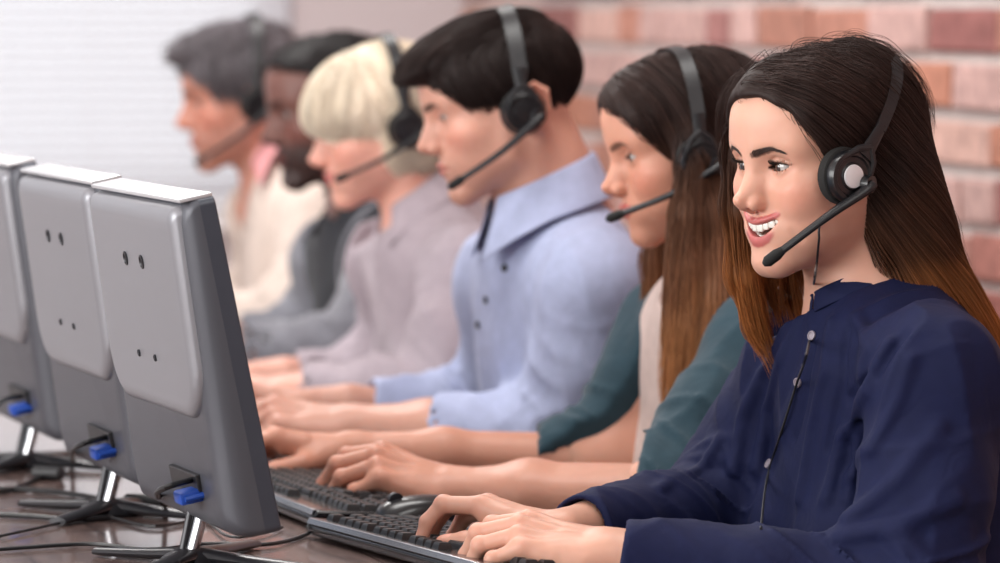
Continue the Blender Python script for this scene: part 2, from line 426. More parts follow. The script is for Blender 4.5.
# ------------------------------------------------------------------ materials
def mat(name, col=(.5, .5, .5), rough=.5, metal=0.0, attr=False, bump=None, sss=0.0, spec=.5, sheen=0.0, coat=0.0, colnoise=None, emit=None, aniso=0, fn=None):
    m = bpy.data.materials.new(name); m.use_nodes = True; nt = m.node_tree; N = nt.nodes; Lk = nt.links; b = N['Principled BSDF']
    b.inputs['Base Color'].default_value = (*col, 1); b.inputs['Roughness'].default_value = rough; b.inputs['Metallic'].default_value = metal
    b.inputs['Specular IOR Level'].default_value = spec; b.inputs['Sheen Weight'].default_value = sheen; b.inputs['Coat Weight'].default_value = coat
    if aniso: b.inputs['Anisotropic'].default_value = aniso
    tc = N.new('ShaderNodeTexCoord'); csrc = None
    if attr:
        a = N.new('ShaderNodeVertexColor'); a.layer_name = 'col'; csrc = a.outputs['Color']
    if colnoise:
        sc, amt = colnoise[:2]; st = colnoise[2] if len(colnoise) > 2 else (1, 1, 1)
        mp = N.new('ShaderNodeMapping'); mp.inputs['Scale'].default_value = st; Lk.new(tc.outputs['Object'], mp.inputs['Vector'])
        n = N.new('ShaderNodeTexNoise'); n.inputs['Scale'].default_value = sc; n.inputs['Detail'].default_value = 4; Lk.new(mp.outputs[0], n.inputs['Vector'])
        r = N.new('ShaderNodeMapRange'); r.inputs['From Min'].default_value = .25; r.inputs['From Max'].default_value = .75; r.inputs['To Min'].default_value = 1-amt; r.inputs['To Max'].default_value = 1+amt
        Lk.new(n.outputs['Fac'], r.inputs['Value'])
        mx = N.new('ShaderNodeVectorMath'); mx.operation = 'SCALE'; mx.inputs[0].default_value = col
        if csrc: Lk.new(csrc, mx.inputs[0])
        Lk.new(r.outputs[0], mx.inputs['Scale']); csrc = mx.outputs[0]
    if csrc: Lk.new(csrc, b.inputs['Base Color'])
    if sss:
        b.inputs['Subsurface Weight'].default_value = sss; b.inputs['Subsurface Radius'].default_value = (1, .35, .2); b.inputs['Subsurface Scale'].default_value = .006
    if bump:
        sc, st, dist = bump[:3]; stretch = bump[3] if len(bump) > 3 else (1, 1, 1)
        mp = N.new('ShaderNodeMapping'); mp.inputs['Scale'].default_value = stretch; Lk.new(tc.outputs['Object'], mp.inputs['Vector'])
        n = N.new('ShaderNodeTexNoise'); n.inputs['Scale'].default_value = sc; n.inputs['Detail'].default_value = 3; Lk.new(mp.outputs[0], n.inputs['Vector'])
        bp = N.new('ShaderNodeBump'); bp.inputs['Strength'].default_value = st; bp.inputs['Distance'].default_value = dist
        Lk.new(n.outputs['Fac'], bp.inputs['Height']); Lk.new(bp.outputs[0], b.inputs['Normal'])
    if emit:
        b.inputs['Emission Color'].default_value = (*emit[0], 1); b.inputs['Emission Strength'].default_value = emit[1]
    if fn: fn(nt, b, tc)
    return m
M = {}
M['skin'] = mat('skin', rough=.46, attr=True, sss=.25, spec=.45, bump=(900, .12, .0004))
M['sclera'] = mat('sclera', (.50, .46, .44), .15, coat=.6)
M['iris'] = mat('iris', (.05, .022, .012), .12, coat=1.0)
M['pupil'] = mat('pupil', (.004, .004, .004), .08, coat=1.0)
M['teeth'] = mat('teeth', (.88, .85, .78), .22, coat=.3)
M['gum'] = mat('gum', (.45, .13, .12), .35)
M['lash'] = mat('lash', (.012, .009, .008), .6)
M['black_plastic'] = mat('black_plastic', (.012, .012, .014), .42, spec=.5)
M['black_gloss'] = mat('black_gloss', (.008, .008, .010), .28, coat=.15)
M['foam'] = mat('foam', (.010, .010, .010), .85, bump=(700, .4, .001))
M['silver'] = mat('silver', (.80, .80, .82), .45, metal=.15)
def hairmat(name, rough=.58, spec=.22):
    return mat(name, attr=True, rough=rough, spec=spec, colnoise=(9, .30, (1, 1, .15)))
M['hair'] = hairmat('hair')
def join_parts(L):
    V = []; F = []; Cc = []; n = 0
    for v, q, c in L:
        V.append(v); F.append(q+n); Cc.append(c); n += len(v)
    return np.concatenate(V), np.concatenate(F), np.concatenate(Cc)

def eyes(hd, R, O, root, irisc=None, label=None):
    """two eyeballs as parts, each with iris and pupil discs domed on the ball"""
    for sy in (1, -1):
        c = O+R @ (np.array([.0700, .0302*sy, 0])*hd.sc)
        lk = np.array(hd.look, float); lk[1] += 0; lk /= np.linalg.norm(lk); g = R @ lk
        z = g; x = np.cross([0, 0, 1.0], z); x /= np.linalg.norm(x); y = np.cross(z, x); B = np.stack([x, y, z], 1)*hd.sc
        T = np.eye(4); T[:3, :3] = B; T[:3, 3] = c
        r = .0122
        a = np.linspace(0, np.pi, 22)
        m = MB(); m.lathe([(max(1e-5, r*math.sin(t)), -r*math.cos(t)) for t in a], 28, T); e = m.build('eye', M['sclera'], root, smooth=True)
        m = MB(); ri = .0064; m.lathe([(ri*math.cos(t)+1e-6, math.sqrt(r*r-(ri*math.cos(t))**2)+.00015+.0004*math.sin(t)) for t in np.linspace(0, np.pi/2, 8)], 28, T)
        i = m.build('iris', M[irisc or 'iris'], e, smooth=True)
        m = MB(); ri = .0025; m.lathe([(ri*math.cos(t)+1e-6, r+.00032+.0002*math.sin(t)) for t in np.linspace(0, np.pi/2, 5)], 20, T)
        m.build('pupil', M['pupil'], i, smooth=True)

def teeth(hd, R, O, root):
    """upper and lower rows, each crown set along the arch"""
    m = MB(); Ws = [.0086, .0068, .0077, .0068, .0066, .0062]; Hs = [.0088, .0080, .0084, .0074, .0066, .0058]
    for row in (0, 1):
        k_, xa, sc_ = (15.0, .0905, 1.0) if row == 0 else (17.0, .0850, .80)
        ys = np.linspace(0, .04, 400); sl = np.concatenate([[0], np.cumsum(np.hypot(np.diff(ys), np.diff(xa-k_*ys**2)))])
        pos = 0
        for i, w in enumerate(Ws):
            w = w*sc_; y = float(np.interp(pos+w/2, sl, ys)); pos += w*.985; x = xa-k_*y*y; an = math.degrees(math.atan2(2*k_*y, 1)); h = Hs[i]*(1 if row == 0 else .8)
            for sg in (1, -1):
                zc = float(hd.zu(y))+.0016-h/2 if row == 0 else float(hd.zl(y))-.0022
                c = O+R @ (np.array([x, sg*y, zc])*hd.sc)
                m.box(c, np.array([.0056, w*1.05, h])*hd.sc, bev=.0021*hd.sc, rot=R @ rotm('Z', sg*an))
    return m.build('teeth', M['teeth'], root, smooth=True)

def strands(roots, dirs, fshell, flow, steps=24, ds=.012, layer=None, lens=None, avoid=None):
    """trace hair over a shell surface: roots (n,3); flow(P, t) desired direction; layer offset per strand"""
    n = len(roots); P = roots.astype(f32).copy(); D = dirs.astype(f32).copy(); out = [P.copy()]
    lens = np.ones(n) if lens is None else lens
    layer = np.zeros(n, f32) if layer is None else layer.astype(f32)
    for i in range(steps):
        g = grad(fshell, P); want = flow(P, i/steps)
        want /= vlen(want)[:, None]+1e-9
        D = D*.55+want*.45; D -= np.einsum('ij,ij->i', D, g)[:, None]*g*.9; D /= vlen(D)[:, None]+1e-9
        P = P+D*(ds*lens[:, None]).astype(f32)
        d = fshell(P); P = P-((d-layer)*f32(.8))[:, None]*grad(fshell, P)
        out.append(P.copy())
    return np.stack(out, 1)   # n, steps+1, 3

def strand_mesh(S, r0, taper=.25, n=3, rjit=.4):
    """thin tapering tubes; S (n,k,3)"""
    N, K, _ = S.shape; t = np.gradient(S, axis=1); t /= np.linalg.norm(t, axis=2)[..., None]+1e-9
    ref = rng.normal(size=(N, 1, 3)); u = np.cross(t, ref); u /= np.linalg.norm(u, axis=2)[..., None]+1e-9; w = np.cross(t, u)
    r = r0*(1+rjit*rng.uniform(-1, 1, (N, 1)))*(1-(1-taper)*np.linspace(0, 1, K)[None]**2.5)
    a = np.arange(n)*2*np.pi/n
    V = S[:, :, None, :]+r[:, :, None, None]*(np.cos(a)[None, None, :, None]*u[:, :, None, :]+np.sin(a)[None, None, :, None]*w[:, :, None, :])
    idx = np.arange(N*K*n).reshape(N, K, n)
    F = np.stack([idx[:, :-1, :], np.roll(idx, -1, 2)[:, :-1, :], np.roll(idx, -1, 2)[:, 1:, :], idx[:, 1:, :]], -1).reshape(-1, 4)
    return V.reshape(-1, 3), F, np.repeat(np.linspace(0, 1, K)[None], N, 0)
# ------------------------------------------------------------------ room, desk, brick wall, window
def S(r, g, b):
    return tuple(((c/255)/12.92 if c/255 <= .04045 else ((c/255+.055)/1.055)**2.4) for c in (r, g, b))
DESK = .745
XW = 2.58; YF = 9.33
def desk_nodes(nt, b, tc):
    N, Lk = nt.nodes, nt.links
    mp = N.new('ShaderNodeMapping'); mp.inputs['Scale'].default_value = (6, .8, 1); Lk.new(tc.outputs['Object'], mp.inputs[0])
    n = N.new('ShaderNodeTexNoise'); n.inputs['Scale'].default_value = 7; n.inputs['Detail'].default_value = 8; n.inputs['Roughness'].default_value = .65; n.inputs['Distortion'].default_value = .6; Lk.new(mp.outputs[0], n.inputs['Vector'])
    w = N.new('ShaderNodeTexBrick'); w.inputs['Scale'].default_value = 1; w.inputs['Mortar Size'].default_value = .0012; w.inputs['Brick Width'].default_value = 1.3; w.inputs['Row Height'].default_value = .11
    w.inputs['Color1'].default_value = (.95, .95, .95, 1); w.inputs['Color2'].default_value = (1.15, 1.1, 1.08, 1); w.inputs['Mortar'].default_value = (.25, .22, .2, 1)
    rt = N.new('ShaderNodeMapping'); rt.inputs['Rotation'].default_value = (0, 0, math.pi/2); Lk.new(tc.outputs['Object'], rt.inputs[0]); Lk.new(rt.outputs[0], w.inputs['Vector'])
    cr = N.new('ShaderNodeValToRGB'); cr.color_ramp.elements[0].color = (*S(84, 68, 66), 1); cr.color_ramp.elements[1].color = (*S(138, 118, 112), 1); cr.color_ramp.elements[0].position = .3; cr.color_ramp.elements[1].position = .75
    Lk.new(n.outputs['Fac'], cr.inputs[0]); mx = N.new('ShaderNodeMix'); mx.data_type = 'RGBA'; mx.blend_type = 'MULTIPLY'; mx.inputs[0].default_value = 1
    Lk.new(cr.outputs[0], mx.inputs[6]); Lk.new(w.outputs['Color'], mx.inputs[7]); Lk.new(mx.outputs[2], b.inputs['Base Color'])
    bp = N.new('ShaderNodeBump'); bp.inputs['Strength'].default_value = .12; bp.inputs['Distance'].default_value = .001; Lk.new(n.outputs['Fac'], bp.inputs['Height']); Lk.new(bp.outputs[0], b.inputs['Normal'])
M['desk'] = mat('desk_wood', rough=.20, spec=.7, coat=.35, fn=desk_nodes)
M['desk_edge'] = mat('desk_edge', S(70, 56, 52), .5)
M['steel_leg'] = mat('steel_leg', (.35, .35, .36), .4, metal=.8)
M['brick'] = mat('brick', attr=True, rough=.85, spec=.25, colnoise=(38, .28), bump=(120, .5, .004))
M['mortar'] = mat('mortar', S(196, 184, 180), .9, bump=(160, .6, .004), colnoise=(30, .12))
M['plaster'] = mat('plaster', S(214, 205, 207), .8, bump=(60, .15, .002))
M['floor'] = mat('floor_boards', S(150, 140, 134), .35, colnoise=(4, .2, (1, 8, 1)))
M['ceiling'] = mat('ceiling_paint', S(235, 235, 235), .9)
M['white_frame'] = mat('window_frame_paint', S(240, 240, 242), .4)

def st(o): o['kind'] = 'structure'; return o
m = MB(); m.box((0.4, 4.5, -.05), (6.4, 13, .1)); st(m.build('floor', M['floor']))
m = MB(); m.box((0.4, 4.5, 2.85), (6.4, 13, .1)); st(m.build('ceiling', M['ceiling']))
# brick wall: every course laid as real rounded bricks
def bricks():
    r = random.Random(4); V = []; F = []; Cc = []; n = 0
    ch = .0865; mort = .0185; z = .012; row = 0
    cols = [S(172, 116, 106), S(160, 102, 94), S(178, 126, 110), S(152, 100, 96), S(182, 134, 124), S(150, 102, 98), S(168, 118, 114), S(180, 124, 104)]
    import bmesh
    while z < 2.75:
        y = 1.2+r.uniform(0, .2)
        while y < 9.3:
            L = (.265 if r.random() < .65 else .125)*r.uniform(.96, 1.04)
            if y+L > YF: L = YF-y
            hh = (ch-mort)*r.uniform(.94, 1.04); d = .012+r.uniform(-.003, .004)
            if L > .02:
                e = .006; a = np.array([[0, 0], [1, 0], [1, 1], [0, 1]], float)
                base = np.stack([np.full(4, XW+.002), y+a[:, 0]*L, z+a[:, 1]*hh], 1)
                mid = base.copy(); mid[:, 0] = XW-d+.004
                top = np.stack([np.full(4, XW-d), y+e+a[:, 0]*(L-2*e), z+e+a[:, 1]*(hh-2*e)], 1)
                v = np.concatenate([base, mid, top])+np.array([[r.uniform(-.0016, .0016) for _ in range(3)] for _ in range(12)])
                V.append(v); f = []
                for k in (0, 4): f += [(k+i, k+4+i, k+4+(i+1) % 4, k+(i+1) % 4) for i in range(4)]
                f.append((8, 11, 10, 9)); F += [[i+n for i in q] for q in f]; n += 12
                c = np.array(r.choice(cols))*r.uniform(.88, 1.1)
                w = r.random()
                if w < .30: c = c*.5+np.array(S(226, 196, 188))*.5          # some bricks paler, at random
                Cc += [c]*12
            y += L+.012*r.uniform(.8, 1.2)
        z += ch; row += 1
    return np.concatenate(V), F, np.array(Cc)
bv, bf, bc = bricks()
nb = len(bf)
mv = np.array([[XW, -2, 0], [XW, YF, 0], [XW, YF, 2.8], [XW, -2, 2.8], [XW+.2, -2, 0], [XW+.2, YF, 0], [XW+.2, YF, 2.8], [XW+.2, -2, 2.8]], float)
mf = [(0, 3, 2, 1), (4, 5, 6, 7), (0, 1, 5, 4), (3, 7, 6, 2), (1, 2, 6, 5), (0, 4, 7, 3)]
o = mesh_obj('wall_right', np.concatenate([bv, mv]), bf+[[i+len(bv) for i in q] for q in mf], None, None, False, col=np.concatenate([bc, np.tile(S(196, 184, 180), (8, 1))]),
             mats=[M['brick'], M['mortar']], midx=[0]*nb+[1]*6); st(o)
# far wall with a window opening
XA, XB, ZA, ZB = -.9, 2.20, .86, 2.55
def wall_open(name, x0, x1, y, xa, xb, za, zb, t=.2):
    m = MB()
    for (a, b, c, d) in ((x0, xa, 0, 2.8), (xb, x1, 0, 2.8), (xa, xb, 0, za), (xa, xb, zb, 2.8)):
        m.box(((a+b)/2, y+t/2, (c+d)/2), (b-a, t, d-c))
    return st(m.build(name, M['plaster']))
wall_open('wall_back', -2.8, XW+.2, YF, XA, XB, ZA, ZB)
# window frame, sill and blind
wf = empty('window_1', ((XA+XB)/2, YF+.1, ZA)); st(wf)
def fr(name, c, s, parent, mt='white_frame', bev=.004):
    m = MB(); m.box(c, s, bev); o = m.build(name, M[mt]); rel(o, parent); return o
for x in (XA+.03, .62, XB-.03): fr('frame', (x, YF+.10, (ZA+ZB)/2), (.06, .07, ZB-ZA), wf)
for z in (ZA+.03, ZB-.03): fr('frame', ((XA+XB)/2, YF+.10, z), (XB-XA, .07, .06), wf)
M['glass'] = mat('window_glass', (1, 1, 1), .02)
M['glass'].node_tree.nodes['Principled BSDF'].inputs['Transmission Weight'].default_value = 1; M['glass'].node_tree.nodes['Principled BSDF'].inputs['IOR'].default_value = 1.01
fr('pane', ((XA+XB)/2, YF+.11, (ZA+ZB)/2), (XB-XA-.1, .006, ZB-ZA-.1), wf, 'glass', 0)
fr('window_sill', ((XA+XB)/2, YF+.0, ZA-.02), (XB-XA+.1, .16, .04), wf)
# blind of thin horizontal slats
def blind_nodes(nt, b, tc):
    N, Lk = nt.nodes, nt.links; t = N.new('ShaderNodeBsdfTranslucent'); t.inputs[0].default_value = (.9, .9, .92, 1)
    ms = N.new('ShaderNodeMixShader'); ms.inputs[0].default_value = .55; Lk.new(b.outputs[0], ms.inputs[1]); Lk.new(t.outputs[0], ms.inputs[2])
    Lk.new(ms.outputs[0], N['Material Output'].inputs[0])
M['blind'] = mat('blind_slat', S(222, 222, 228), .5, fn=blind_nodes)
bl = empty('window_blind', (.55, YF-.04, ZB)); tag(bl, 'white venetian blind with thin closed slats over the bright window', 'blind')
m = MB(); z = ZB-.03
while z > ZA+.03:
    x0, x1 = XA+.03, XB-.02; a = math.radians(56); dz, dy = .0125*math.sin(a), .0125*math.cos(a); V = []
    for x in (x0, x1):
        for t in (-1, -.35, .35, 1): V.append((x, YF-.035+dy*t, z+dz*t+.0022*(1-t*t)*1.2))
    m.add(V, [(0, 1, 5, 4), (1, 2, 6, 5), (2, 3, 7, 6)]); z -= .0232
o = m.build('slats', M['blind'], None); rel(o, bl)
m = MB(); m.box((.655, YF-.035, ZB-.005), (3.04, .04, .035), .004); rel(m.build('headrail', M['white_frame']), bl)
m = MB(); m.box((.655, YF-.035, ZA+.015), (3.04, .024, .016), .003); rel(m.build('bottom_rail', M['white_frame']), bl)
for x in (-.6, .2, 1.0, 1.75):
    m = MB(); m.tube([(x, YF-.048, ZB), (x, YF-.048, ZA+.01)], .0009, 6); rel(m.build('cord', M['white_frame']), bl)
# walls behind the camera side, off frame but lighting the room
m = MB(); m.box((-2.7, 3.4, .45), (.2, 12, .9)); m.box((-2.7, 3.4, 2.65), (.2, 12, .3)); st(m.build('wall_left', M['plaster']))
m = MB(); m.box((0.0, -2.1, 1.4), (5.4, .2, 2.8)); st(m.build('wall_front', M['plaster']))
# the long desk: three adjoining tops
for k, (y0, y1, lab) in enumerate(((3.35, 4.85, 'long brown wood desk top nearest the camera, carrying the two near keyboards'), (4.853, 6.35, 'brown wood desk top continuing beyond the near one, under the farthest visible monitor'), (6.353, 8.1, 'farthest brown wood desk top, hidden mostly behind the monitors'))):
    d = empty('desk', (.9, (y0+y1)/2, 0)); tag(d, lab, 'desk', 'row of desks')
    m = MB(); m.box((.815, (y0+y1)/2, DESK-.0125), (1.03, y1-y0, .025), .003); rel(m.build('desk_top', M['desk']), d)
    for x in (.36, 1.02):
        for y in (y0+.06, y1-.06):
            m = MB(); m.box((x, y, (DESK-.025)/2), (.05, .05, DESK-.025), .004); rel(m.build('leg', M['steel_leg']), d)
# ------------------------------------------------------------------ monitors
M['mon_shell_shaded'] = mat('monitor_shell_shaded', S(80, 81, 88), .42, metal=.25, spec=.5)  # darker than the plate: shade on the downturned lower back put into the colour
M['mon_plate'] = mat('monitor_plate', S(146, 146, 152), .38, metal=.45)
M['mon_side'] = mat('monitor_side', S(66, 70, 80), .38, metal=.2)
M['mon_top_glint'] = mat('monitor_top_glint', S(200, 200, 204), .25, metal=.3)  # pale tone paints the light caught on the top edge
M['screen'] = mat('screen', (.01, .012, .015), .12, emit=((.55, .65, .8), .6))
M['chrome'] = mat('stand_chrome', (.45, .45, .47), .14, metal=1.0)
M['dark_metal'] = mat('dark_metal', (.03, .03, .035), .3, metal=.3)
M['vga'] = mat('vga_blue', S(28, 74, 168), .4)
M['cable'] = mat('cable_rubber', (.012, .012, .014), .42)

def rrect(w, h, r, n=6, r2=None):
    """outline of a rectangle, origin centred; r lower corners, r2 upper corners"""
    r2 = r if r2 is None else r2; P = []
    for cx, cy, a0, q in ((w/2, h/2, 0, r2), (-w/2, h/2, 90, r2), (-w/2, -h/2, 180, r), (w/2, -h/2, 270, r)):
        for i in range(n+1):
            a = math.radians(a0+90*i/n); P.append((cx-math.copysign(q, cx)+q*math.cos(a), cy-math.copysign(q, cy)+q*math.sin(a)))
    return P
def make_monitor():
    Wd, Hd = .385, .328; root = empty('monitor')
    T = Matrix.Translation((.048, 0, .046)) @ Matrix.Rotation(math.radians(-11.5), 4, 'Y')     # bottom edge pivot, x towards the user
    def put(mb, name, mt, parent=root, bev=0.0, smooth=False):
        mb.v = [v @ np.array(T)[:3, :3].T+np.array(T)[:3, 3] for v in mb.v]
        return mb.build(name, M[mt], parent, smooth=smooth, bevel=bev)
    # bezel frame round the screen
    m = MB(); o1 = rrect(Wd, Hd, .008); o2 = rrect(Wd-.034, Hd-.04, .002); n = len(o1); V = []
    for (pl, x) in ((o1, 0.0), (o1, .016), (o2, .016), (o2, .010)): V += [(x, a, b+Hd/2) for a, b in pl]
    f = [(k*n+i, k*n+(i+1) % n, (k+1)*n+(i+1) % n, (k+1)*n+i) for k in range(3) for i in range(n)]
    m.add(V, f); put(m, 'bezel', 'mon_side', bev=.0015)
    m = MB(); m.box((.010, 0, Hd/2), (.004, Wd-.034, Hd-.04)); put(m, 'screen', 'screen')
    # rear shell: rounded rings on a slanted back, deeper towards the bottom
    Dp = lambda z: .018+.020*(1-z/Hd)
    m = MB(); rings = []
    for fr_, g, rr in ((0, 0, .008), (.35, .0006, .010), (.68, .004, .014), (.90, .011, .018), (1, .022, .022)):
        rings.append([(-fr_*Dp(b+Hd/2), a, b+Hd/2) for a, b in rrect(Wd-2*g, Hd-2*g, rr)])
    n = len(rings[0]); V = [p for r in rings for p in r]
    f = [(k*n+i, (k+1)*n+i, (k+1)*n+(i+1) % n, k*n+(i+1) % n) for k in range(len(rings)-1) for i in range(n)]+[tuple((len(rings)-1)*n+i for i in range(n))[::-1]]
    m.add(V, f); put(m, 'rear_shell', 'mon_shell_shaded', smooth=True)
    # light raised rear plate with rounded lower corners
    m = MB(); h = .200; rings = []
    for t, g in ((-.9, -.004), (.2, -.003), (.62, 0), (.9, .005), (1, .012)):
        rings.append([(-Dp(b+Hd-.008-h/2)-t*.0085, a, b+Hd-.008-h/2) for a, b in rrect(Wd-.034-2*g, h-2*g, .050-g, 10, .010)])
    n = len(rings[0]); V = [p for r in rings for p in r]
    f = [(k*n+i, (k+1)*n+i, (k+1)*n+(i+1) % n, k*n+(i+1) % n) for k in range(len(rings)-1) for i in range(n)]+[tuple((len(rings)-1)*n+i for i in range(n))[::-1]]
    m.add(V, f); put(m, 'rear_plate', 'mon_plate', smooth=True)
    m = MB(); m.box((-.001, 0, Hd+.0012), (.033, Wd-.010, .0040), .0012); put(m, 'top_glint_strip', 'mon_top_glint', smooth=True)  # pale strip added as the bright reflection along the top edge
    for yy in (-.034, .034):
        for zz, rr in ((.265, .0058), (.170, .0030)):
            Mx = Matrix.Translation((-Dp(zz)-.0088, yy, zz)) @ Matrix.Rotation(math.radians(-90), 4, 'Y'); m = MB()
            m.lathe([(rr*1.15, -.002), (rr*1.25, .0010), (rr*1.0, .0014), (rr*.8, .0002), (1e-5, -.0005)], 16, Mx); put(m, 'screw', 'dark_metal', smooth=True)
    # connector bay
    m = MB(); m.box((-.036, -.06, .050), (.006, .11, .020), .001); put(m, 'connector_bay', 'black_plastic')
    m = MB(); m.box((-.040, -.100, .040), (.036, .030, .013), .003); m.box((-.020, -.100, .040), (.024, .038, .016), .002)
    vg = put(m, 'video_plug', 'vga', smooth=True)
    for s in (-1, 1):
        m = MB(); m.tube([(-.024, -.100+s*.0175, .040), (-.054, -.100+s*.0175, .040)], .003, 8); put(m, 'thumb_screw', 'vga', vg, smooth=True)
    # stand: twin chrome neck and feet
    m = MB(); m.tube(spline([(.014, -.03, .012), (.024, -.03, .05), (.034, -.025, .10)], 8), .013, 14, flat=.55, upv=(1, 0, 0)); m.build('stand_neck', M['chrome'], root, smooth=True)
    m = MB(); m.tube([(.006, -.03, .012), (.026, -.025, .10)], .0045, 10); m.build('neck_bar', M['dark_metal'], root, smooth=True)
    m = MB(); m.box((.024, 0, .088), (.024, .09, .04), .006); m.build('hinge', M['dark_metal'], root, smooth=True)
    m = MB(); m.lathe([(.034, 0), (.036, .004), (.030, .010), (.018, .016), (1e-5, .018)], 28, Matrix.Translation((.018, -.03, .0))); m.build('base', M['dark_metal'], root, smooth=True)
    for a, L in ((50, .135), (-50, .135), (130, .12), (-130, .12)):
        c, s_ = math.cos(math.radians(a)), math.sin(math.radians(a)); m = MB()
        m.tube([(.018+c*.015, s_*.015-.03, .010), (.018+c*L*.5, s_*L*.5-.03, .0075), (.018+c*L, s_*L-.03, .0055)], [.016, .013, .010], 12, flat=.42, upv=(0, 0, 1)); m.build('foot', M['dark_metal'], root, smooth=True)
    return root
def copy_tree(o, parent=None):
    c = o.copy(); C.objects.link(c); c.parent = parent
    for ch in list(o.children): copy_tree(ch, c)
    return c
mon = make_monitor()
MONS = [(.899, 4.350, 2.0, 'grey monitor seen from behind, nearest to the camera, right of the other two'), (.902, 4.800, 1.5, 'grey monitor seen from behind, in the middle between the other two'), (.906, 5.33, 1.0, 'grey monitor seen from behind, farthest and cut off by the left edge')]
for k, (x, y, rz, lab) in enumerate(MONS):
    o = mon if k == 0 else copy_tree(mon)
    o.location = (x, y, DESK); o.rotation_euler = (0, 0, math.radians(rz)); tag(o, lab, 'monitor', 'monitors along the desk')

# ------------------------------------------------------------------ keyboards
M['key'] = mat('keycap', (.014, .014, .016), .38)
M['kb_body'] = mat('keyboard_body', (.012, .012, .014), .25, coat=.3)
M['kb_trim'] = mat('keyboard_trim', (.34, .34, .36), .22, metal=.8)
keymesh = {}
def key_mesh(w):
    if w in keymesh: return keymesh[w]
    W_, D, H = w*.0190-.0022, .0166, .0078; m = MB(); V = []
    for z, g in ((0, 0), (H*.75, .0018), (H, .0030)):
        for sx, sy in ((-1, -1), (1, -1), (1, 1), (-1, 1)): V.append((sx*(D/2-g), sy*(W_/2-g), z))
    f = [(k*4+i, k*4+(i+1) % 4, k*4+4+(i+1) % 4, k*4+4+i) for k in range(2) for i in range(4)]+[(8, 9, 10, 11)]
    m.add(V, f); o = m.build('key', M['key']); me = o.data; bpy.data.objects.remove(o); keymesh[w] = me; return me
def make_keyboard():
    """x towards the user, y along the length (positive away from the camera), tilted up at the back"""
    root = empty('keyboard'); L, D = .455, .165
    m = MB(); prof = [(-D/2, .003), (-D/2-.004, .011), (-D/2+.003, .0200), (D/2-.012, .0105), (D/2, .005), (D/2-.004, 0), (-D/2+.012, .001)]
    m.prism([(a, c) for a, c in prof], 1, -L/2, L/2); b = m.build('case', M['kb_body'], root, bevel=.0025)
    m = MB(); m.prism([(-D/2-.0036, .0155), (-D/2-.0004, .0212), (-D/2+.009, .0202), (-D/2+.008, .0190), (-D/2+.0002, .0196), (-D/2-.0016, .0155)], 1, -L/2+.004, L/2-.004); m.build('trim', M['kb_trim'], root, bevel=.0006)
    slope = math.atan2(.0200-.0105, D-.015)
    rows = [(-.060, [1]*1+[0]+[1]*4+[0]+[1]*4+[0]+[1]*4), (-.036, [1]*13+[2]), (-.017, [1.5]+[1]*12+[1.5]), (.002, [1.75]+[1]*11+[2.25]), (.021, [2.25]+[1]*10+[2.75]), (.040, [1.25]*3+[6.25]+[1.25]*4)]
    cnt = 0
    def put(w, x, yu, zoff=0):
        nonlocal cnt
        o = bpy.data.objects.new('key', key_mesh(w)); C.objects.link(o); o.parent = root; o.location = (x, L/2-.012-yu, .0200-(x+D/2)*math.tan(slope)-.0012); o.rotation_euler = (0, slope, 0); cnt += 1
    for x, ws in rows:
        u = 0; gap = .5 if x < -.05 else 1
        for w in ws:
            if w == 0: u += .65 if x < -.05 else 1; continue
            put(w, x, (u+w/2)*.0190); u += w
    for x, k in ((-.036, 3), (-.017, 3)):
        for i in range(3): put(1, x, (15.35+i+.5)*.0190)
    put(1, .021, 16.85*.0190)
    for i in range(3): put(1, .040, (15.35+i+.5)*.0190)
    for x in (-.036, -.017, .002, .021, .040):
        for i in range(4): put(1, x, (18.65+i+.5)*.0190)
    return root
kb = make_keyboard()
kb.rotation_mode = 'XYZ'
def kb_place(o, A, B, lab):
    """A far-left, B near-left points of the back edge"""
    d = np.array([A[0]-B[0], A[1]-B[1]]); d /= np.linalg.norm(d); n = np.array([d[1], -d[0]])
    c = np.array(A[:2])-d*.2275+n*.0865; o.location = (c[0], c[1], DESK+.001); o.rotation_euler = (0, 0, math.atan2(-d[0], d[1])); tag(o, lab, 'keyboard', 'keyboards on the desk')
k2 = copy_tree(kb); k3 = copy_tree(kb)
kb_place(kb, (1.072, 4.50), (1.125, 4.17), 'black keyboard with grey rear edge, under the hands of the woman in navy')
kb_place(k2, (1.075, 5.02), (1.095, 4.56), 'black keyboard partly behind the nearest monitor, under the hands of the woman in teal')
kb_place(k3, (1.065, 5.72), (1.085, 5.26), 'black keyboard mostly hidden behind the nearest monitor, under the hands of the man in blue')
# mouse between the two near keyboards
def blob(name, mt, c, r, rz, parent, h=.0022):
    Rm = rotm('Z', rz)
    def f(P):
        Q = (P-np.array(c, f32)) @ Rm.astype(f32)
        d = s_ell(Q, (0, 0, 0), r); return smax(smax(d, -(Q[:, 2]+.002), .006), s_box(Q, (0, 0, 0), (r[0]*.94, r[1]*.9, r[2]), .012), .01)
    v, q = mesh_sdf(f, np.array(c)-max(r)*1.2, np.array(c)+max(r)*1.2, h); o = mesh_obj(name, v, q, M[mt]); return rel(o, parent)
def mouse(x, y, rz, lab):
    t = empty('computer_mouse', (x, y, DESK)); tag(t, lab, 'mouse', 'computer mice')
    blob('shell', 'black_gloss', (x, y, DESK+.003), (.058, .033, .034), rz, t)
    Rz = rotm('Z', rz); m = MB(); p = np.array([x, y, DESK+.033])+Rz @ np.array([-.030, 0, -.003])
    m.tube([p-Rz @ np.array([0, .004, 0]), p+Rz @ np.array([0, .004, 0])], .008, 16); rel(m.build('scroll_wheel', M['dark_metal'], smooth=True), t)
    return t
mouse(1.215, 4.565, 5, 'glossy black mouse between the two nearest keyboards, behind the fingers')
mouse(1.13, 5.13, 0, 'black mouse under the far hand of the woman in teal')
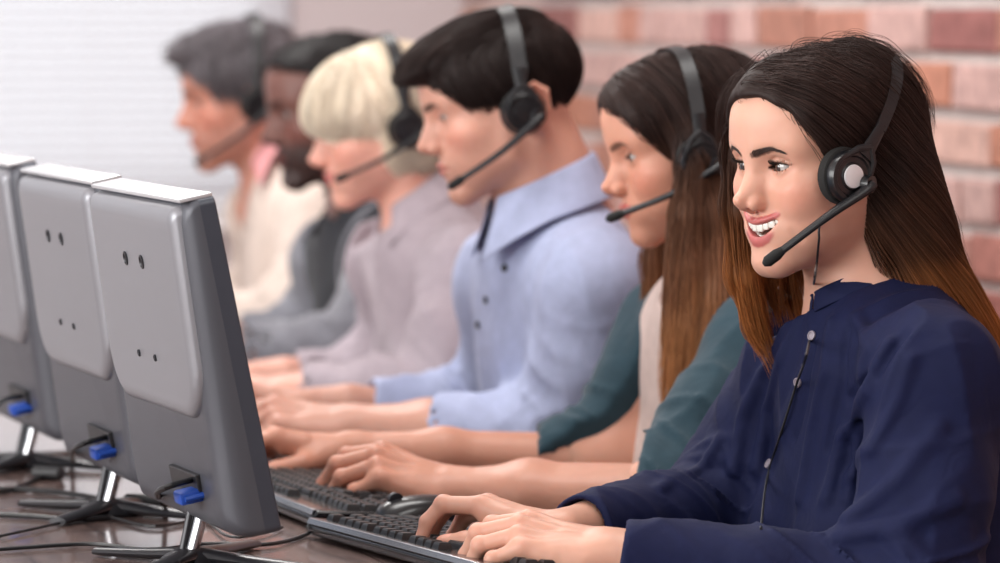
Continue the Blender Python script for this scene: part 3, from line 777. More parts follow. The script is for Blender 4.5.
# cables
def cable(name, pts, r, lab, n=60, grp='cables on the desk'):
    m = MB(); m.tube(spline(pts, n), r, 8); o = m.build(name, M['cable'], None, smooth=True)
    return tag(o, lab, 'cable', grp)
def D(px, py, z=DESK+.0035):
    d = (CAM_Z-z)*FPX/(py-HOR); return W(px, py, d)
M['ferrite'] = mat('ferrite_sleeve', (.014, .014, .016), .5)
def ferrite(parent, px, py, dirxy, L=.036, r=.0085):
    c = D(px, py, DESK+r); d = np.array([*dirxy, 0.0]); d /= np.linalg.norm(d); m = MB()
    m.tube([c-d*L/2, c-d*L*.42, c+d*L*.42, c+d*L/2], [r*.6, r, r, r*.6], 14); o = m.build('ferrite_sleeve', M['ferrite'], None, smooth=True); return rel(o, parent)
def up(m, x, y, z): return np.array([MONS[m][0]+x, MONS[m][1]+y, z])
c1 = cable('monitor_cable', [up(0, .010, -.09, DESK+.092), up(0, -.03, -.09, DESK+.080), D(164, 505), D(145, 507), D(120, 505), D(80, 497), D(40, 492), D(-10, 490)], .0030, 'black cable with a thick sleeve running from the blue plug of the nearest monitor')
ferrite(c1, 142, 503, (1, -.35), L=.045)
c2 = cable('monitor_cable', [up(1, .010, -.09, DESK+.092), up(1, -.03, -.09, DESK+.080), D(70, 464), D(52, 472), D(34, 480), D(12, 490), D(-12, 494)], .0030, 'black cable with a thick sleeve from the blue plug of the middle monitor')
ferrite(c2, 46, 474, (1, -.9), L=.040)
cable('monitor_cable', [up(2, .010, -.09, DESK+.092), up(2, -.03, -.09, DESK+.078), D(-12, 462)], .0030, 'black cable from the blue plug of the farthest monitor, by the left edge')
cable('keyboard_cable', [np.array([1.075, 4.49, DESK+.014]), D(306, 536), D(268, 546), D(202, 546), D(150, 552), D(90, 546), D(30, 549), D(-12, 552)], .0022, 'thin black cable from the nearest keyboard, crossing the desk in front of the nearest monitor')
cable('power_cable', [D(-12, 540), D(30, 531), D(62, 524), D(100, 518), D(150, 528), D(200, 522), D(224, 537), D(247, 538), D(281, 529)], .0016, 'thin black wire curling behind the foot of the nearest monitor')
cable('power_cable', [D(-12, 516), D(30, 518), D(70, 521), D(110, 519)], .0028, 'black cable beside the foot of the middle monitor at the left edge')
# ------------------------------------------------------------------ people
def headset(hd, O, R, sc, cup, top, boom_end, label, cable=None, far_cup=True, boom_bow=(0, .012, 0), cushion=.030, hw=.0085, silver=False, side=1):
    """local head coordinates; cup centre, band crest point, microphone tip"""
    t = empty('headset', O); tag(t, label, 'headset', 'headsets')
    def w(p): return O+R @ (np.array(p, float)*sc)
    def fin(m, name, mt, par=None, smooth=True):
        o = m.build(name, M[mt], None, smooth=smooth); bpy.context.view_layer.update()
        o.parent = par or t; o.matrix_parent_inverse = (par or t).matrix_world.inverted(); return o
    cup = np.array(cup, float); top = np.array(top, float)
    far = cup*[1, -1, 1]
    # headband: arc from cup over the crest
    th_ = np.linspace(math.asin(.38), math.pi-math.asin(.38), 48); sn = np.sin(th_)
    path = np.array([w([cup[0]+(top[0]-cup[0])*q, (cup[1]+.009)*math.copysign(abs(math.cos(t_))**.68, math.cos(t_)), cup[2]+(top[2]-cup[2])*q]) for t_, q in zip(th_, sn)])
    m = MB(); dirx = R @ np.array([1, 0, 0.0])
    n = len(path); V = []
    for i, p in enumerate(path):
        tg = path[min(i+1, n-1)]-path[max(i-1, 0)]; tg /= np.linalg.norm(tg); u = dirx-(dirx @ tg)*tg; u /= np.linalg.norm(u); nn = np.cross(u, tg)
        hwid = hw*sc; th = .0019*sc
        for q in ((-1, -1), (-.8, 1.4), (.8, 1.4), (1, -1)): V.append(p+u*hwid*q[0]+nn*th*q[1])
    f = [(i*4+j, i*4+(j+1) % 4, i*4+4+(j+1) % 4, i*4+4+j) for i in range(n-1) for j in range(4)]+[(0, 1, 2, 3), tuple((n-1)*4+j for j in (3, 2, 1, 0))]
    m.add(V, f); fin(m, 'headband', 'black_plastic')
    for sgn, cc in ((1, cup), (-1, far)):
        if sgn < 0 and not far_cup: continue
        B = np.eye(4); out = R @ np.array([0, sgn, 0.0]); ux = R @ np.array([1.0, 0, 0]); uz = np.cross(out, ux); B[:3, 0] = ux*sc; B[:3, 1] = uz*sc; B[:3, 2] = out*sc; B[:3, 3] = w(cc)
        m = MB(); c = cushion; m.lathe([(c*.45, -.016), (c*.80, -.017), (c*.97, -.014), (c, -.010), (c*.96, -.004), (c*.80, -.001), (1e-5, -.001)], 32, B); fin(m, 'ear_cushion', 'foam')
        m = MB(); c = cushion*.88; m.lathe([(c, -.003), (c*1.02, .003), (c*.95, .0075), (c*.80, .0085), (c*.74, .0065), (c*.55, .0065), (c*.50, .0080), (1e-5, .0085)], 36, B); ec = fin(m, 'ear_cup', 'black_gloss')
        if silver and sgn > 0:
            m = MB(); m.lathe([(c*.46, .0080), (c*.44, .0094), (c*.40, .0098), (1e-5, .0100)], 32, B); o = fin(m, 'cup_cap', 'silver', ec); o['label'] = 'round silver disc on the ear cup'
        # yoke joining band and cup
        m = MB(); q = .38; ps = np.array([cup[0]+(top[0]-cup[0])*q, sgn*(cup[1]+.009)*math.cos(math.asin(q))**.68, cup[2]+(top[2]-cup[2])*q])
        dv = ps-(cc+np.array([0, .005*sgn, 0])); Ld = np.linalg.norm(dv); dv /= Ld; pv = np.array([dv[2], 0, -dv[0]])
        for s2 in (-1, 1):
            m.tube([w(cc+np.array([0, .006*sgn, 0])+dv*.036), w(cc+np.array([0, .0075*sgn, 0])+dv*.026+pv*s2*.012), w(cc+np.array([0, .005*sgn, 0])+dv*.008+pv*s2*.0205)], [.0046*sc, .0038*sc, .0030*sc], 8)
        m.tube([w(cc+np.array([0, .007*sgn, 0])+dv*.024), w(cc+np.array([0, .006*sgn, 0])+dv*(.024+.4*(Ld-.024))), w(ps+dv*.006)], [.0095*sc, .0080*sc, hw*sc], 10, flat=.35, upv=tuple(out)); fin(m, 'yoke', 'black_plastic')
    # boom and microphone
    s0 = cup+np.array([-.018, .013, -.010]); e = np.array(boom_end, float); mid = (s0+e)/2+np.array(boom_bow)
    pts = spline([w(s0), w(s0*.75+mid*.25+[0, .004, 0]), w(mid), w(e)], 24)
    m = MB(); m.tube(pts, np.interp(np.linspace(0, 1, 24), [0, .12, .3, .8, 1], [.0076, .0078, .0066, .0050, .0050])*sc, 12, flat=.75); fin(m, 'boom', 'black_plastic')
    d = pts[-1]-pts[-4]; d /= np.linalg.norm(d); m = MB(); q = [pts[-1]-d*.016*sc, pts[-1]-d*.008*sc, pts[-1]+d*.004*sc, pts[-1]+d*.009*sc]
    m.tube(q, np.array([.0050, .0076, .0074, .0032])*sc, 12, flat=.8); fin(m, 'microphone', 'foam')
    m = MB(); m.tube([w(cup+[-.014, .006, -.009]), w(cup+[-.017, .015, -.010])], [.0095*sc, .009*sc], 16); fin(m, 'boom_pivot', 'black_gloss')
    if cable:
        m = MB(); m.tube(spline([w(cup+[.004, .004, -.026])]+cable, 60), .0013, 6); fin(m, 'cable', 'cable')
    return t

def frame_body(sL, sR, N, P):
    up = N-P; up /= np.linalg.norm(up); lf = sL-sR; lf -= (lf @ up)*up; lf /= np.linalg.norm(lf); fw = np.cross(lf, up)
    return np.stack([fw, lf, up], 1)

class Body:
    """clothed trunk and arms as one signed-distance field"""
    def __init__(s, sL, sR, eL, eR, wL, wR, N, P, male=0, girth=1.0, cuff=(.75, .75), arm=1.0, bust=0.0, folds=None, neckline=.062, fold=1.0, seed=0, loose=.0, cr=(.040, .040)):
        s.__dict__.update(locals()); s.B = frame_body(sL, sR, N, P); g = girth
        s.c = lambda f_, l_, u_: N+s.B @ np.array([f_, l_, u_])
        s.h = np.linalg.norm(N-P)
    def trunk(s, P, off=0.0):
        B, c, g, m = s.B, s.c, s.girth, s.male; N = s.N
        d = s_ell(P, c(.005, 0, -.19), (.108*g, (.150+.015*m)*g, .190), B)
        d = smin(d, s_ell(P, c(.010, 0, -.38), (.105*g, (.138+.02*m)*g, .17), B), .10)
        d = smin(d, s_ell(P, s.P, (.130*g, .175*g, .13), B), .10)
        for sh, sg in ((s.sL, 1), (s.sR, -1)):
            d = smin(d, s_cone(P, c(-.01, .02*sg, -.026), sh+s.B @ np.array([0, 0, -.01]), .060, .056+.006*m), .07)
            d = smin(d, s_ell(P, c(-.045, .075*sg, -.14), (.06, .075, .10), B), .05)
        if s.bust:
            for sg in (1, -1): d = smin(d, s_ell(P, c(.075, .070*sg, -.225), (.058*s.bust, .062*s.bust, .062*s.bust), B), .05)
        return d-f32(off)
    def arm_path(s, L):
        sh, el, wr, cu = (s.sL, s.eL, s.wL, s.cuff[0]) if L else (s.sR, s.eR, s.wR, s.cuff[1]); return sh, el, el+(wr-el)*cu, wr
    def arm_f(s, P, L, off=0.0):
        sh, el, cu, wr = s.arm_path(L); a = s.arm; r = s.cr[0 if L else 1]
        d = s_cone(P, sh, sh+(el-sh)*.5, .062*a, .056*a); d = smin(d, s_cone(P, sh+(el-sh)*.5, el, .056*a, .050*a), .03)
        d = smin(d, s_cone(P, el, el+(cu-el)*.5, .050*a, (r+.009)*1.0), .05); d = smin(d, s_cone(P, el+(cu-el)*.5, cu, r+.009, r), .02)
        return d-f32(off)
    def sleeve_noise(s, P, L):
        """creases running round the sleeve, strongest at the elbow"""
        sh, el, cu, wr = s.arm_path(L); o = np.zeros(len(P), f32)
        for a, b, near in ((sh, el, 1), (cu, el, 1)):
            ax = b-a; Ln = np.linalg.norm(ax); ax = ax/Ln; q = P-a.astype(f32); t = q @ ax.astype(f32); pr = q-t[:, None]*ax.astype(f32)
            u = t*24+pr @ np.array([14, 9, 22], f32)
            n = vnoise(np.stack([u, pr[:, 0]*9+s.seed, pr[:, 2]*9], 1).astype(f32), 1.0)
            n = (1-np.abs(n))**2.2*1.8-.8
            wgt = np.exp(-((t-Ln)/.11)**2)*.9+.28
            wgt = wgt*np.exp(-(np.maximum(vlen(pr)-.075, 0)/.02)**2)*(t > -.02)*(t < Ln+.03)
            o = np.maximum(o, (n*wgt).astype(f32)) if near else o
        return o
    def trunk_noise(s, P):
        Q = (P-s.N.astype(f32)) @ s.B.astype(f32)
        n = vnoise(np.stack([Q[:, 0]*14, Q[:, 1]*17+s.seed, Q[:, 2]*4+Q[:, 1]*4], 1).astype(f32), 1.0)
        return ((1-np.abs(n))**2.5*1.8-.8).astype(f32)
    def cloth(s, P):
        d = s.trunk(P, s.loose)
        for L in (True, False):
            a = s.arm_f(P, L)-s.sleeve_noise(P, L)*f32(.0055*s.fold)
            d = smin(d, a, .028)
        d = d-s.trunk_noise(P)*f32(.0032*s.fold)
        if s.folds:
            for pts, w_, amp in s.folds:
                e = s_chain(P, pts, [0]*len(pts)); d = d-f32(amp)*np.exp(-(e/w_)**2)
        for L in (True, False):              # open cuffs
            sh, el, cu, wr = s.arm_path(L); ax = wr-cu; ax /= np.linalg.norm(ax)
            pl = (P-cu.astype(f32)) @ ax.astype(f32); near = vlen(P-cu.astype(f32)) < .072
            d = np.where(near, smax(d, pl, .004), d)
            r = s.cr[0 if L else 1]
            d = np.where(near, smax(d, -s_cone(P, cu-ax*.035, cu+ax*.05, r-.006, r-.0025), .002), d)
        return d

def wire(o, root): return rel(o, root)

def make_person(tagname, label, hd, O, a, pitch, roll, bd, hands, shirt, skin_h=.0024, head_h=.0024, cloth_h=.006, hair=None, neckcut=None, collar=None, cat='person', trousers=(.03, .03, .05), twist=None, tilt=.42, cutz=.038):
    O = np.array(O, float); R = frame(a, pitch, roll) if twist is None else twist; hd.setup(); sc = hd.sc
    root = empty('person', (bd.P[0], bd.P[1], 0.0)); tag(root, label, cat, 'people working in a row')
    R32 = R.astype(f32); O32 = O.astype(f32)
    def loc(P): return (((P-O32) @ R32)/f32(sc)).astype(f32)
    nk = O+R @ (np.array([-.030, 0, -.095])*sc)
    def skin(P):
        d = hd.f(loc(P))*f32(sc)
        d = smin(d, s_cone(P, nk, bd.N, (hd.neckr+.007*hd.male)*sc, (hd.neckr+.007*hd.male)*sc+.002), .03)
        return smin(d, bd.trunk(P, -.012), .04)
    zc = bd.N[2]-.05
    lo = np.array([O[0]-.15, O[1]-.15, zc]); hi = O+np.array([.15, .15, .13*sc+.02])
    lo[0] = min(lo[0], bd.N[0]-.10); hi[0] = max(hi[0], bd.N[0]+.08); lo[1] = min(lo[1], bd.N[1]-.10); hi[1] = max(hi[1], bd.N[1]+.10)
    v, q = mesh_sdf(skin, lo, hi, head_h); parts = [(v, q, hd.color(loc(v.astype(f32))))]
    def under(P):
        d = bd.trunk(P, -.014)
        for L in (True, False): d = smin(d, bd.arm_f(P, L, -.016), .03)
        return smax(d, P[:, 2]-f32(zc+.01), .002)
    allp = np.stack([bd.sL, bd.sR, bd.eL, bd.eR, bd.P, bd.N]); lo2 = allp.min(0)-.2; hi2 = allp.max(0)+.2; lo2[2] = .40
    v, q = mesh_sdf(under, lo2, hi2, .014, proj=1); parts.append((v, q, np.tile(np.array(hd.skin, f32), (len(v), 1))))
    for h in hands:
        hp = h.o; e = h.elbow; l = np.minimum(hp, e)-.075; u = np.maximum(hp, e)+.075; fwd = h.o+h.R[:, 0]*.16*h.sc; l = np.minimum(l, fwd-.06); u = np.maximum(u, fwd+.06)
        v, q = mesh_sdf(h.f, l, u, skin_h); parts.append((v, q, h.color(v.astype(f32))))
    V, F, Cc = join_parts(parts); body = rel(mesh_obj('body', V, F, M['skin'], None, col=Cc), root)
    n0 = len(bpy.data.objects)
    before = set(bpy.data.objects)
    eyes(hd, R, O, None)
    if hd.smile > .5: teeth(hd, R, O, None)
    for o in [o for o in bpy.data.objects if o not in before and o.parent is None]: rel(o, root)
    # clothing
    def cl(P):
        d = bd.cloth(P)
        # neck opening: a collar plane leaning forward round the neck
        axn = nk-bd.N; axn = axn/np.linalg.norm(axn); fw = bd.B[:, 0]; nn = axn+fw*tilt; nn = nn/np.linalg.norm(nn)
        Q = P-(bd.N+axn*cutz).astype(f32); near = vlen(Q) < .16
        d = np.where(near, smax(d, Q @ nn.astype(f32), .004), d); rn = (hd.neckr+.007*hd.male)*sc+.004
        d = smax(d, -s_cone(P, bd.N-axn*.02, bd.N+axn*.2, rn, rn), .004)
        if neckcut is not None: d = smax(d, -neckcut(P), .004)
        return d
    lo3 = np.minimum(lo2, np.minimum(bd.wL, bd.wR)-.08); hi3 = np.maximum(hi2, np.maximum(bd.wL, bd.wR)+.08); lo3[2] = .42
    v, q = mesh_sdf(cl, lo3, hi3, cloth_h); sh = rel(mesh_obj('shirt', v, q, shirt, None), root)
    # trousers down to the floor
    kn = [bd.P+np.array([-.40, sg*.11, -.02]) for sg in (-1, 1)]; tm = M.setdefault('trouser', mat('trouser', trousers, .8))
    def tr(P):
        d = s_ell(P, bd.P-[0, 0, .02], (.15, .17, .11))
        for sg, k in zip((-1, 1), kn):
            d = smin(d, s_chain(P, [bd.P+np.array([-.03, sg*.09, -.02]), k, k*[1, 1, 0]+[.05, 0, .06]], [.085, .062, .045], .03), .05)
        return d
    v, q = mesh_sdf(tr, (bd.P[0]-.55, bd.P[1]-.3, -.02), (bd.P[0]+.22, bd.P[1]+.3, .75), .014, proj=1); rel(mesh_obj('trousers', v, q, tm, None), root)
    for sg, k in zip((-1, 1), kn):
        c = k*[1, 1, 0]+[.0, 0, .035]
        v, q = mesh_sdf(lambda P: smax(smin(s_ell(P, c-[.06, 0, 0], (.13, .045, .035)), s_ell(P, c+[.04, 0, .02], (.05, .04, .05)), .03), -(P[:, 2]-.002), .003), c-.25, c+.2, .010, proj=1); rel(mesh_obj('shoe', v, q, M['black_plastic'], None), root)
    toloc = lambda q: ((np.array(q, float)-O) @ R)/sc
    return dict(toloc=toloc, root=root, R=R, O=O, loc=loc, skin=skin, nk=nk, cl=cl)

def local_to_world(P, O, R, sc): return O+(P*sc) @ R.T
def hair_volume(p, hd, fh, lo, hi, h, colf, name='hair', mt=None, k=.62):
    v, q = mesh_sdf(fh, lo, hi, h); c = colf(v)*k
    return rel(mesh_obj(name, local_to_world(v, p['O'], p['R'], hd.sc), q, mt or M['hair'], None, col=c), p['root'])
def hair_strands(p, hd, S_, colf, r0, name='hair_strands', n=3, taper=.3, jit=.25):
    V, F, T = strand_mesh(S_, r0, taper, n); N, K = S_.shape[:2]
    c = colf(S_.reshape(-1, 3)).reshape(N, K, 3)*(1+jit*rng.uniform(-1, 1, (N, 1, 1))); c = np.repeat(c[:, :, None, :], n, 2).reshape(-1, 3)
    return rel(mesh_obj(name, local_to_world(V, p['O'], p['R'], hd.sc), F, M['hair'], None, col=np.clip(c, 0, 1)), p['root'])
def lerpc(t, a, b): t = np.clip(t, 0, 1)[:, None]; return np.array(a, f32)*(1-t)+np.array(b, f32)*t

def locks(p, hd, guides, n, colf, r0=.00042, K=30, wav=.0035, over=.10, jit=.35):
    """hair falling along guide lines: (points, radii) pairs; ends of uneven length"""
    out = []
    for pts, rad in guides:
        g = spline(pts, K); rr = np.interp(np.linspace(0, 1, K), np.linspace(0, 1, len(rad)), rad); t = np.gradient(g, axis=0); t /= np.linalg.norm(t, axis=1)[:, None]
        u = np.cross(t, [0, 1.0, 0]); u /= np.linalg.norm(u, axis=1)[:, None]; w_ = np.cross(t, u)
        a = rng.uniform(0, 2*np.pi, n); q = np.sqrt(rng.uniform(.25, 1.25, n)); tw = rng.uniform(-.5, .5, n); L = rng.uniform(.72, 1+over, n); ph = rng.uniform(0, 6.28, n); fr = rng.uniform(4, 8, n)
        for i in range(n):
            s_ = np.linspace(0, L[i], K); gi = np.stack([np.interp(s_, np.linspace(0, 1, K), g[:, k]) for k in range(3)], 1)
            ex = np.maximum(s_-1, 0)[:, None]*np.linalg.norm(g[-1]-g[0])*t[-1]; ri = np.interp(s_, np.linspace(0, 1, K), np.maximum(rr, rad[0]*.35)); idx = np.minimum((s_*(K-1)).astype(int), K-1)
            an = a[i]+tw[i]*s_*3; wv = wav*np.sin(ph[i]+s_*fr[i])*s_
            out.append(gi+ex+u[idx]*(ri*q[i]*np.cos(an)+wv)[:, None]+w_[idx]*(ri*q[i]*np.sin(an))[:, None])
    return hair_strands(p, hd, np.array(out, f32), colf, r0, jit=jit)
CAMP = np.array([0, 0, CAM_Z])
def hit(f, px, py, d0=3.8, d1=8.5, back=0.0):
    """where the view line through a pixel meets a surface (to set buttons, placket and cord on the cloth)"""
    r = W(px, py, 1.0)-CAMP; d = d0; L = np.linalg.norm(r)
    for _ in range(90):
        v = float(f((CAMP+r*d)[None].astype(f32))[0])
        if v < .0006: break
        d += max(v*.7, .0008)/L
        if d > d1: break
    return CAMP+r*(d-back)
def collar(p, bd, hd, kind, mt, hgt=.030, leaf=.045, point=.03, gap=22, rise=.0, lower=.0, rr=None, tilt=.42, name='collar'):
    """collar round the neck: a stand, or a stand with a folded leaf; stays in the body's frame"""
    r0 = rr or ((hd.neckr+.007*hd.male)*hd.sc+.0075); ax = p['nk']-bd.N; ax /= np.linalg.norm(ax); fw = bd.B[:, 0]; lf = bd.B[:, 1]
    f_ = fw-(fw @ ax)*ax; f_ /= np.linalg.norm(f_); l_ = np.cross(ax, f_); c0 = bd.N+ax*(.030+rise)
    ph = np.radians(np.linspace(gap, 360-gap, 64)); fr_ = np.cos(ph/1.0)          # 0 = front
    rows = []
    t = np.clip((np.abs(np.pi-ph)/np.pi), 0, 1)                                   # 1 at the front
    drop = -lower*t**2.2-tilt*np.cos(ph)*r0
    def ring(r, h): 
        r = np.broadcast_to(r, ph.shape); h = np.broadcast_to(h, ph.shape)
        return c0+f_*(np.cos(ph)*(r*1.08))[:, None]+l_*(np.sin(ph)*r)[:, None]+ax*(h+drop)[:, None]
    rows += [ring(r0+.006, -.010), ring(r0+.002, hgt*.35), ring(r0-.001, hgt*.8), ring(r0+.001, hgt)]
    if kind == 'leaf':
        pt = point*np.clip((t-.55)/.45, 0, 1)**1.3
        rows += [ring(r0+.005, hgt+.001), ring(r0+.010, hgt-leaf*.25-pt*.25), ring(r0+.017+.006*t, hgt-leaf*.65-pt*.65), ring(r0+.022+.016*t, hgt-leaf-pt)]
    V = np.concatenate(rows); n = len(ph); F = [(k*n+i, k*n+i+1, (k+1)*n+i+1, (k+1)*n+i) for k in range(len(rows)-1) for i in range(n-1)]
    o = mesh_obj(name, V, F, mt); m = o.modifiers.new('thick', 'SOLIDIFY'); m.thickness = .0018; m.offset = 1; m2 = o.modifiers.new('sub', 'SUBSURF'); m2.levels = 1; m2.render_levels = 1
    return rel(o, p['root'])
def buttons(p, f, pts, mt, r=.0055, label=None):
    for px, py in pts:
        c = hit(f, px, py); g = grad(f, c[None].astype(f32), 3e-3)[0].astype(float); x = np.cross([0, 0, 1.0], g); x /= np.linalg.norm(x); y = np.cross(g, x)
        B = np.eye(4); B[:3, 0] = x; B[:3, 1] = y; B[:3, 2] = g; B[:3, 3] = c+g*.0008
        m = MB(); m.lathe([(r*.9, -.0015), (r, 0), (r*.95, .0012), (r*.72, .0014), (r*.62, .0006), (1e-5, .0005)], 20, B); o = rel(m.build('button', mt, None, smooth=True), p['root'])
        if label: o['label'] = label
def cloth_mat(name, col, rough=.75, sheen=.25, weave=900, fn=None, big=.25, cn=.08):
    def nodes(nt, b, tc):
        N, Lk = nt.nodes, nt.links
        n = N.new('ShaderNodeTexNoise'); n.inputs['Scale'].default_value = 26; n.inputs['Detail'].default_value = 2; n.inputs['Distortion'].default_value = 1.2
        w = N.new('ShaderNodeTexNoise'); w.inputs['Scale'].default_value = weave; Lk.new(tc.outputs['Object'], n.inputs['Vector']); Lk.new(tc.outputs['Object'], w.inputs['Vector'])
        b1 = N.new('ShaderNodeBump'); b1.inputs['Strength'].default_value = big; b1.inputs['Distance'].default_value = .006; b2 = N.new('ShaderNodeBump'); b2.inputs['Strength'].default_value = .25; b2.inputs['Distance'].default_value = .0006
        Lk.new(n.outputs['Fac'], b1.inputs['Height']); Lk.new(w.outputs['Fac'], b2.inputs['Height']); Lk.new(b1.outputs[0], b2.inputs['Normal']); Lk.new(b2.outputs[0], b.inputs['Normal'])
        if fn: fn(nt, b, tc)
    m = mat(name, col, rough, sheen=sheen, spec=.3, colnoise=(60, cn), fn=nodes); return m
# ---------------- the woman in navy, nearest to the camera
Lv, Cv, Zv = -RGT, -FWD, np.array([0, 0, 1.0])
M['navy'] = cloth_mat('navy_cotton', S(11, 19, 58), .8, .0)
hd = Head(smile=1.0, skin=S(218, 166, 144), lip=S(190, 98, 98), browc=S(84, 58, 48), sc=.97, look=(1, -.22, -.06), lips=1.15, eye=.0080, nasal=-.5, neck=(-.045, 0, -.20), ears=False)
O = W(824, 157, 4.5)
bd = Body(sL=W(936, 374, 4.34), sR=W(806, 366, 4.64), eL=np.array([1.55, 4.00, .725]), eR=W(735, 515, 4.66), wL=W(606, 553, 4.28), wR=W(567, 532, 4.40),
          N=W(874, 322, 4.50), P=np.array([1.68, 4.24, .52]), bust=1.0, cuff=(.95, .93), arm=1.06, loose=.006, seed=3, fold=1.35, cr=(.034, .034), girth=.97)
hR = Hand(bd.wR, hand_R(Lv*.74-Cv*.42+Zv*.16, Zv-Cv*.20), bd.wR+(bd.eR-bd.wR)*.45, side=1, sc=.97, bends=[(12, 48, 26), (16, 52, 28), (22, 50, 26), (28, 42, 22)], thumb=(22, 16, 10), skin=hd.skin, fr=(.0235, .026))
hL = Hand(bd.wL, hand_R(Lv*.84-Cv*.22+Zv*.16, Zv+Cv*.30), bd.wL+(bd.eL-bd.wL)*.40, side=-1, sc=.97, bends=[(22, 42, 24), (24, 46, 26), (26, 46, 26), (30, 40, 22)], thumb=(22, 16, 10), skin=hd.skin, fr=(.0235, .026))
# folds of the blouse: placket, pleats and creases, laid on the cloth
plk = [(811, 306), (812, 330), (803, 365), (794, 400), (782, 435), (772, 470), (768, 520)]
f0 = lambda P: bd.cloth(P)
hp = lambda L: [hit(f0, *q) for q in L]
bd_f = [(hp(plk), .0075, .0030)]
for L_, w_, a_ in (([(800, 320), (780, 360), (768, 410), (758, 470)], .007, .0050), ([(832, 322), (826, 370), (812, 430), (800, 500)], .007, .0045), ([(858, 318), (872, 350), (862, 420), (850, 500)], .009, .0050),
                   ([(790, 325), (762, 375), (742, 420), (735, 470)], .008, .0055), ([(890, 345), (868, 390), (842, 440), (828, 500)], .009, .0060), ([(912, 360), (900, 400), (872, 450), (852, 480)], .008, .0055),
                   ([(905, 335), (880, 372), (850, 400)], .007, -.0045), ([(940, 430), (900, 480), (850, 520)], .010, .0065), ([(960, 500), (900, 530), (840, 540)], .010, .0060), ([(720, 440), (700, 470), (660, 490)], .007, .0050),
                   ([(848, 330), (845, 380), (830, 450)], .006, -.0040), ([(815, 345), (806, 400), (795, 440)], .005, -.0030)):
    bd_f.append((hp(L_), w_*.80, a_*1.75))
bd.folds = bd_f
p = make_person('w1', 'woman in a navy blouse smiling, long dark hair, typing nearest to the camera', hd, O, 33, 6, 0, bd, [hL, hR], M['navy'], skin_h=.0016, head_h=.0014, cloth_h=.0040, tilt=.10, cutz=.030)
W1 = p
collar(p, bd, hd, 'band', M['navy'], hgt=.013, gap=2, rise=.002, tilt=.10, rr=.0505)
M['button'] = mat('button_shell', S(150, 140, 150), .3)
buttons(p, bd.cloth, [(813, 336), (799, 383), (770, 465)], M['button'], .0052)
# eyelashes
def lashes(p, hd, n=44, ln=.0080):
    for sy in (1, -1):
        V = []; R_ = .0262/2; hh = hd.eye/2; q = (R_*R_-hh*hh)/(2*hh); Rr = math.sqrt(R_*R_+q*q); ec = np.array([.0700, .0302, 0])
        for t in np.linspace(-.80, .97, n):
            yy = R_*t; zz = math.sqrt(Rr*Rr-yy*yy)-q; yl = .0304+yy; z0 = .0006+.07*yy+zz+.0002
            x0 = .0700+math.sqrt(max(1e-6, .0140**2-(yl-.0302)**2-z0**2)); b = np.array([x0, yl, z0]); o = (b-ec)/.014*.7+np.array([.5, .15+.5*t, .05]); o /= np.linalg.norm(o)
            L = ln*(.5+.5*min(1, (t+1))); s_ = [b-o*.0008, b+o*L*.35, b+o*L*.7+[0, 0, .0010], b+o*L+[0, 0, .0030]]; V.append([[c[0], c[1]*sy, c[2]] for c in s_])
        Vv, F, T = strand_mesh(np.array(V, f32), .00026, .3); rel(mesh_obj('eyelash', local_to_world(Vv, p['O'], p['R'], hd.sc), F, M['lash']), p['root'])
lashes(p, hd)
def brow_hairs(p, hd, n=300, r=.00018):
    V = []; pts = spline([(.0105, .0142), (.021, .0178), (.032, .0205), (.0445, .0163)], 50)
    for _ in range(n):
        t = rng.uniform(0, 1); c = pts[int(t*49)]; wv = .0030*(1-.6*t); y = c[0]; z = c[1]+rng.uniform(-1, 1)*wv
        d = np.array([math.cos(.9-1.3*t), math.sin(.9-1.3*t)]); V.append([[y, z], [y+d[0]*.0022, z+d[1]*.0022], [y+d[0]*.0048, z+d[1]*.0042]])
    V = np.array(V)
    for sy in (1, -1):
        P = np.stack([np.full(V.shape[:2], .11), V[..., 0]*sy, V[..., 1]], -1).reshape(-1, 3).astype(f32)
        for _ in range(30): P[:, 0] -= (hd.f(P)*.8-.0003)
        Vv, F, T = strand_mesh(P.reshape(n, 3, 3), r, .4); rel(mesh_obj('eyebrow', local_to_world(Vv, p['O'], p['R'], hd.sc), F, M['brow']), p['root'])
M['brow'] = mat('brow_hair', S(58, 40, 34), .6)
brow_hairs(p, hd)
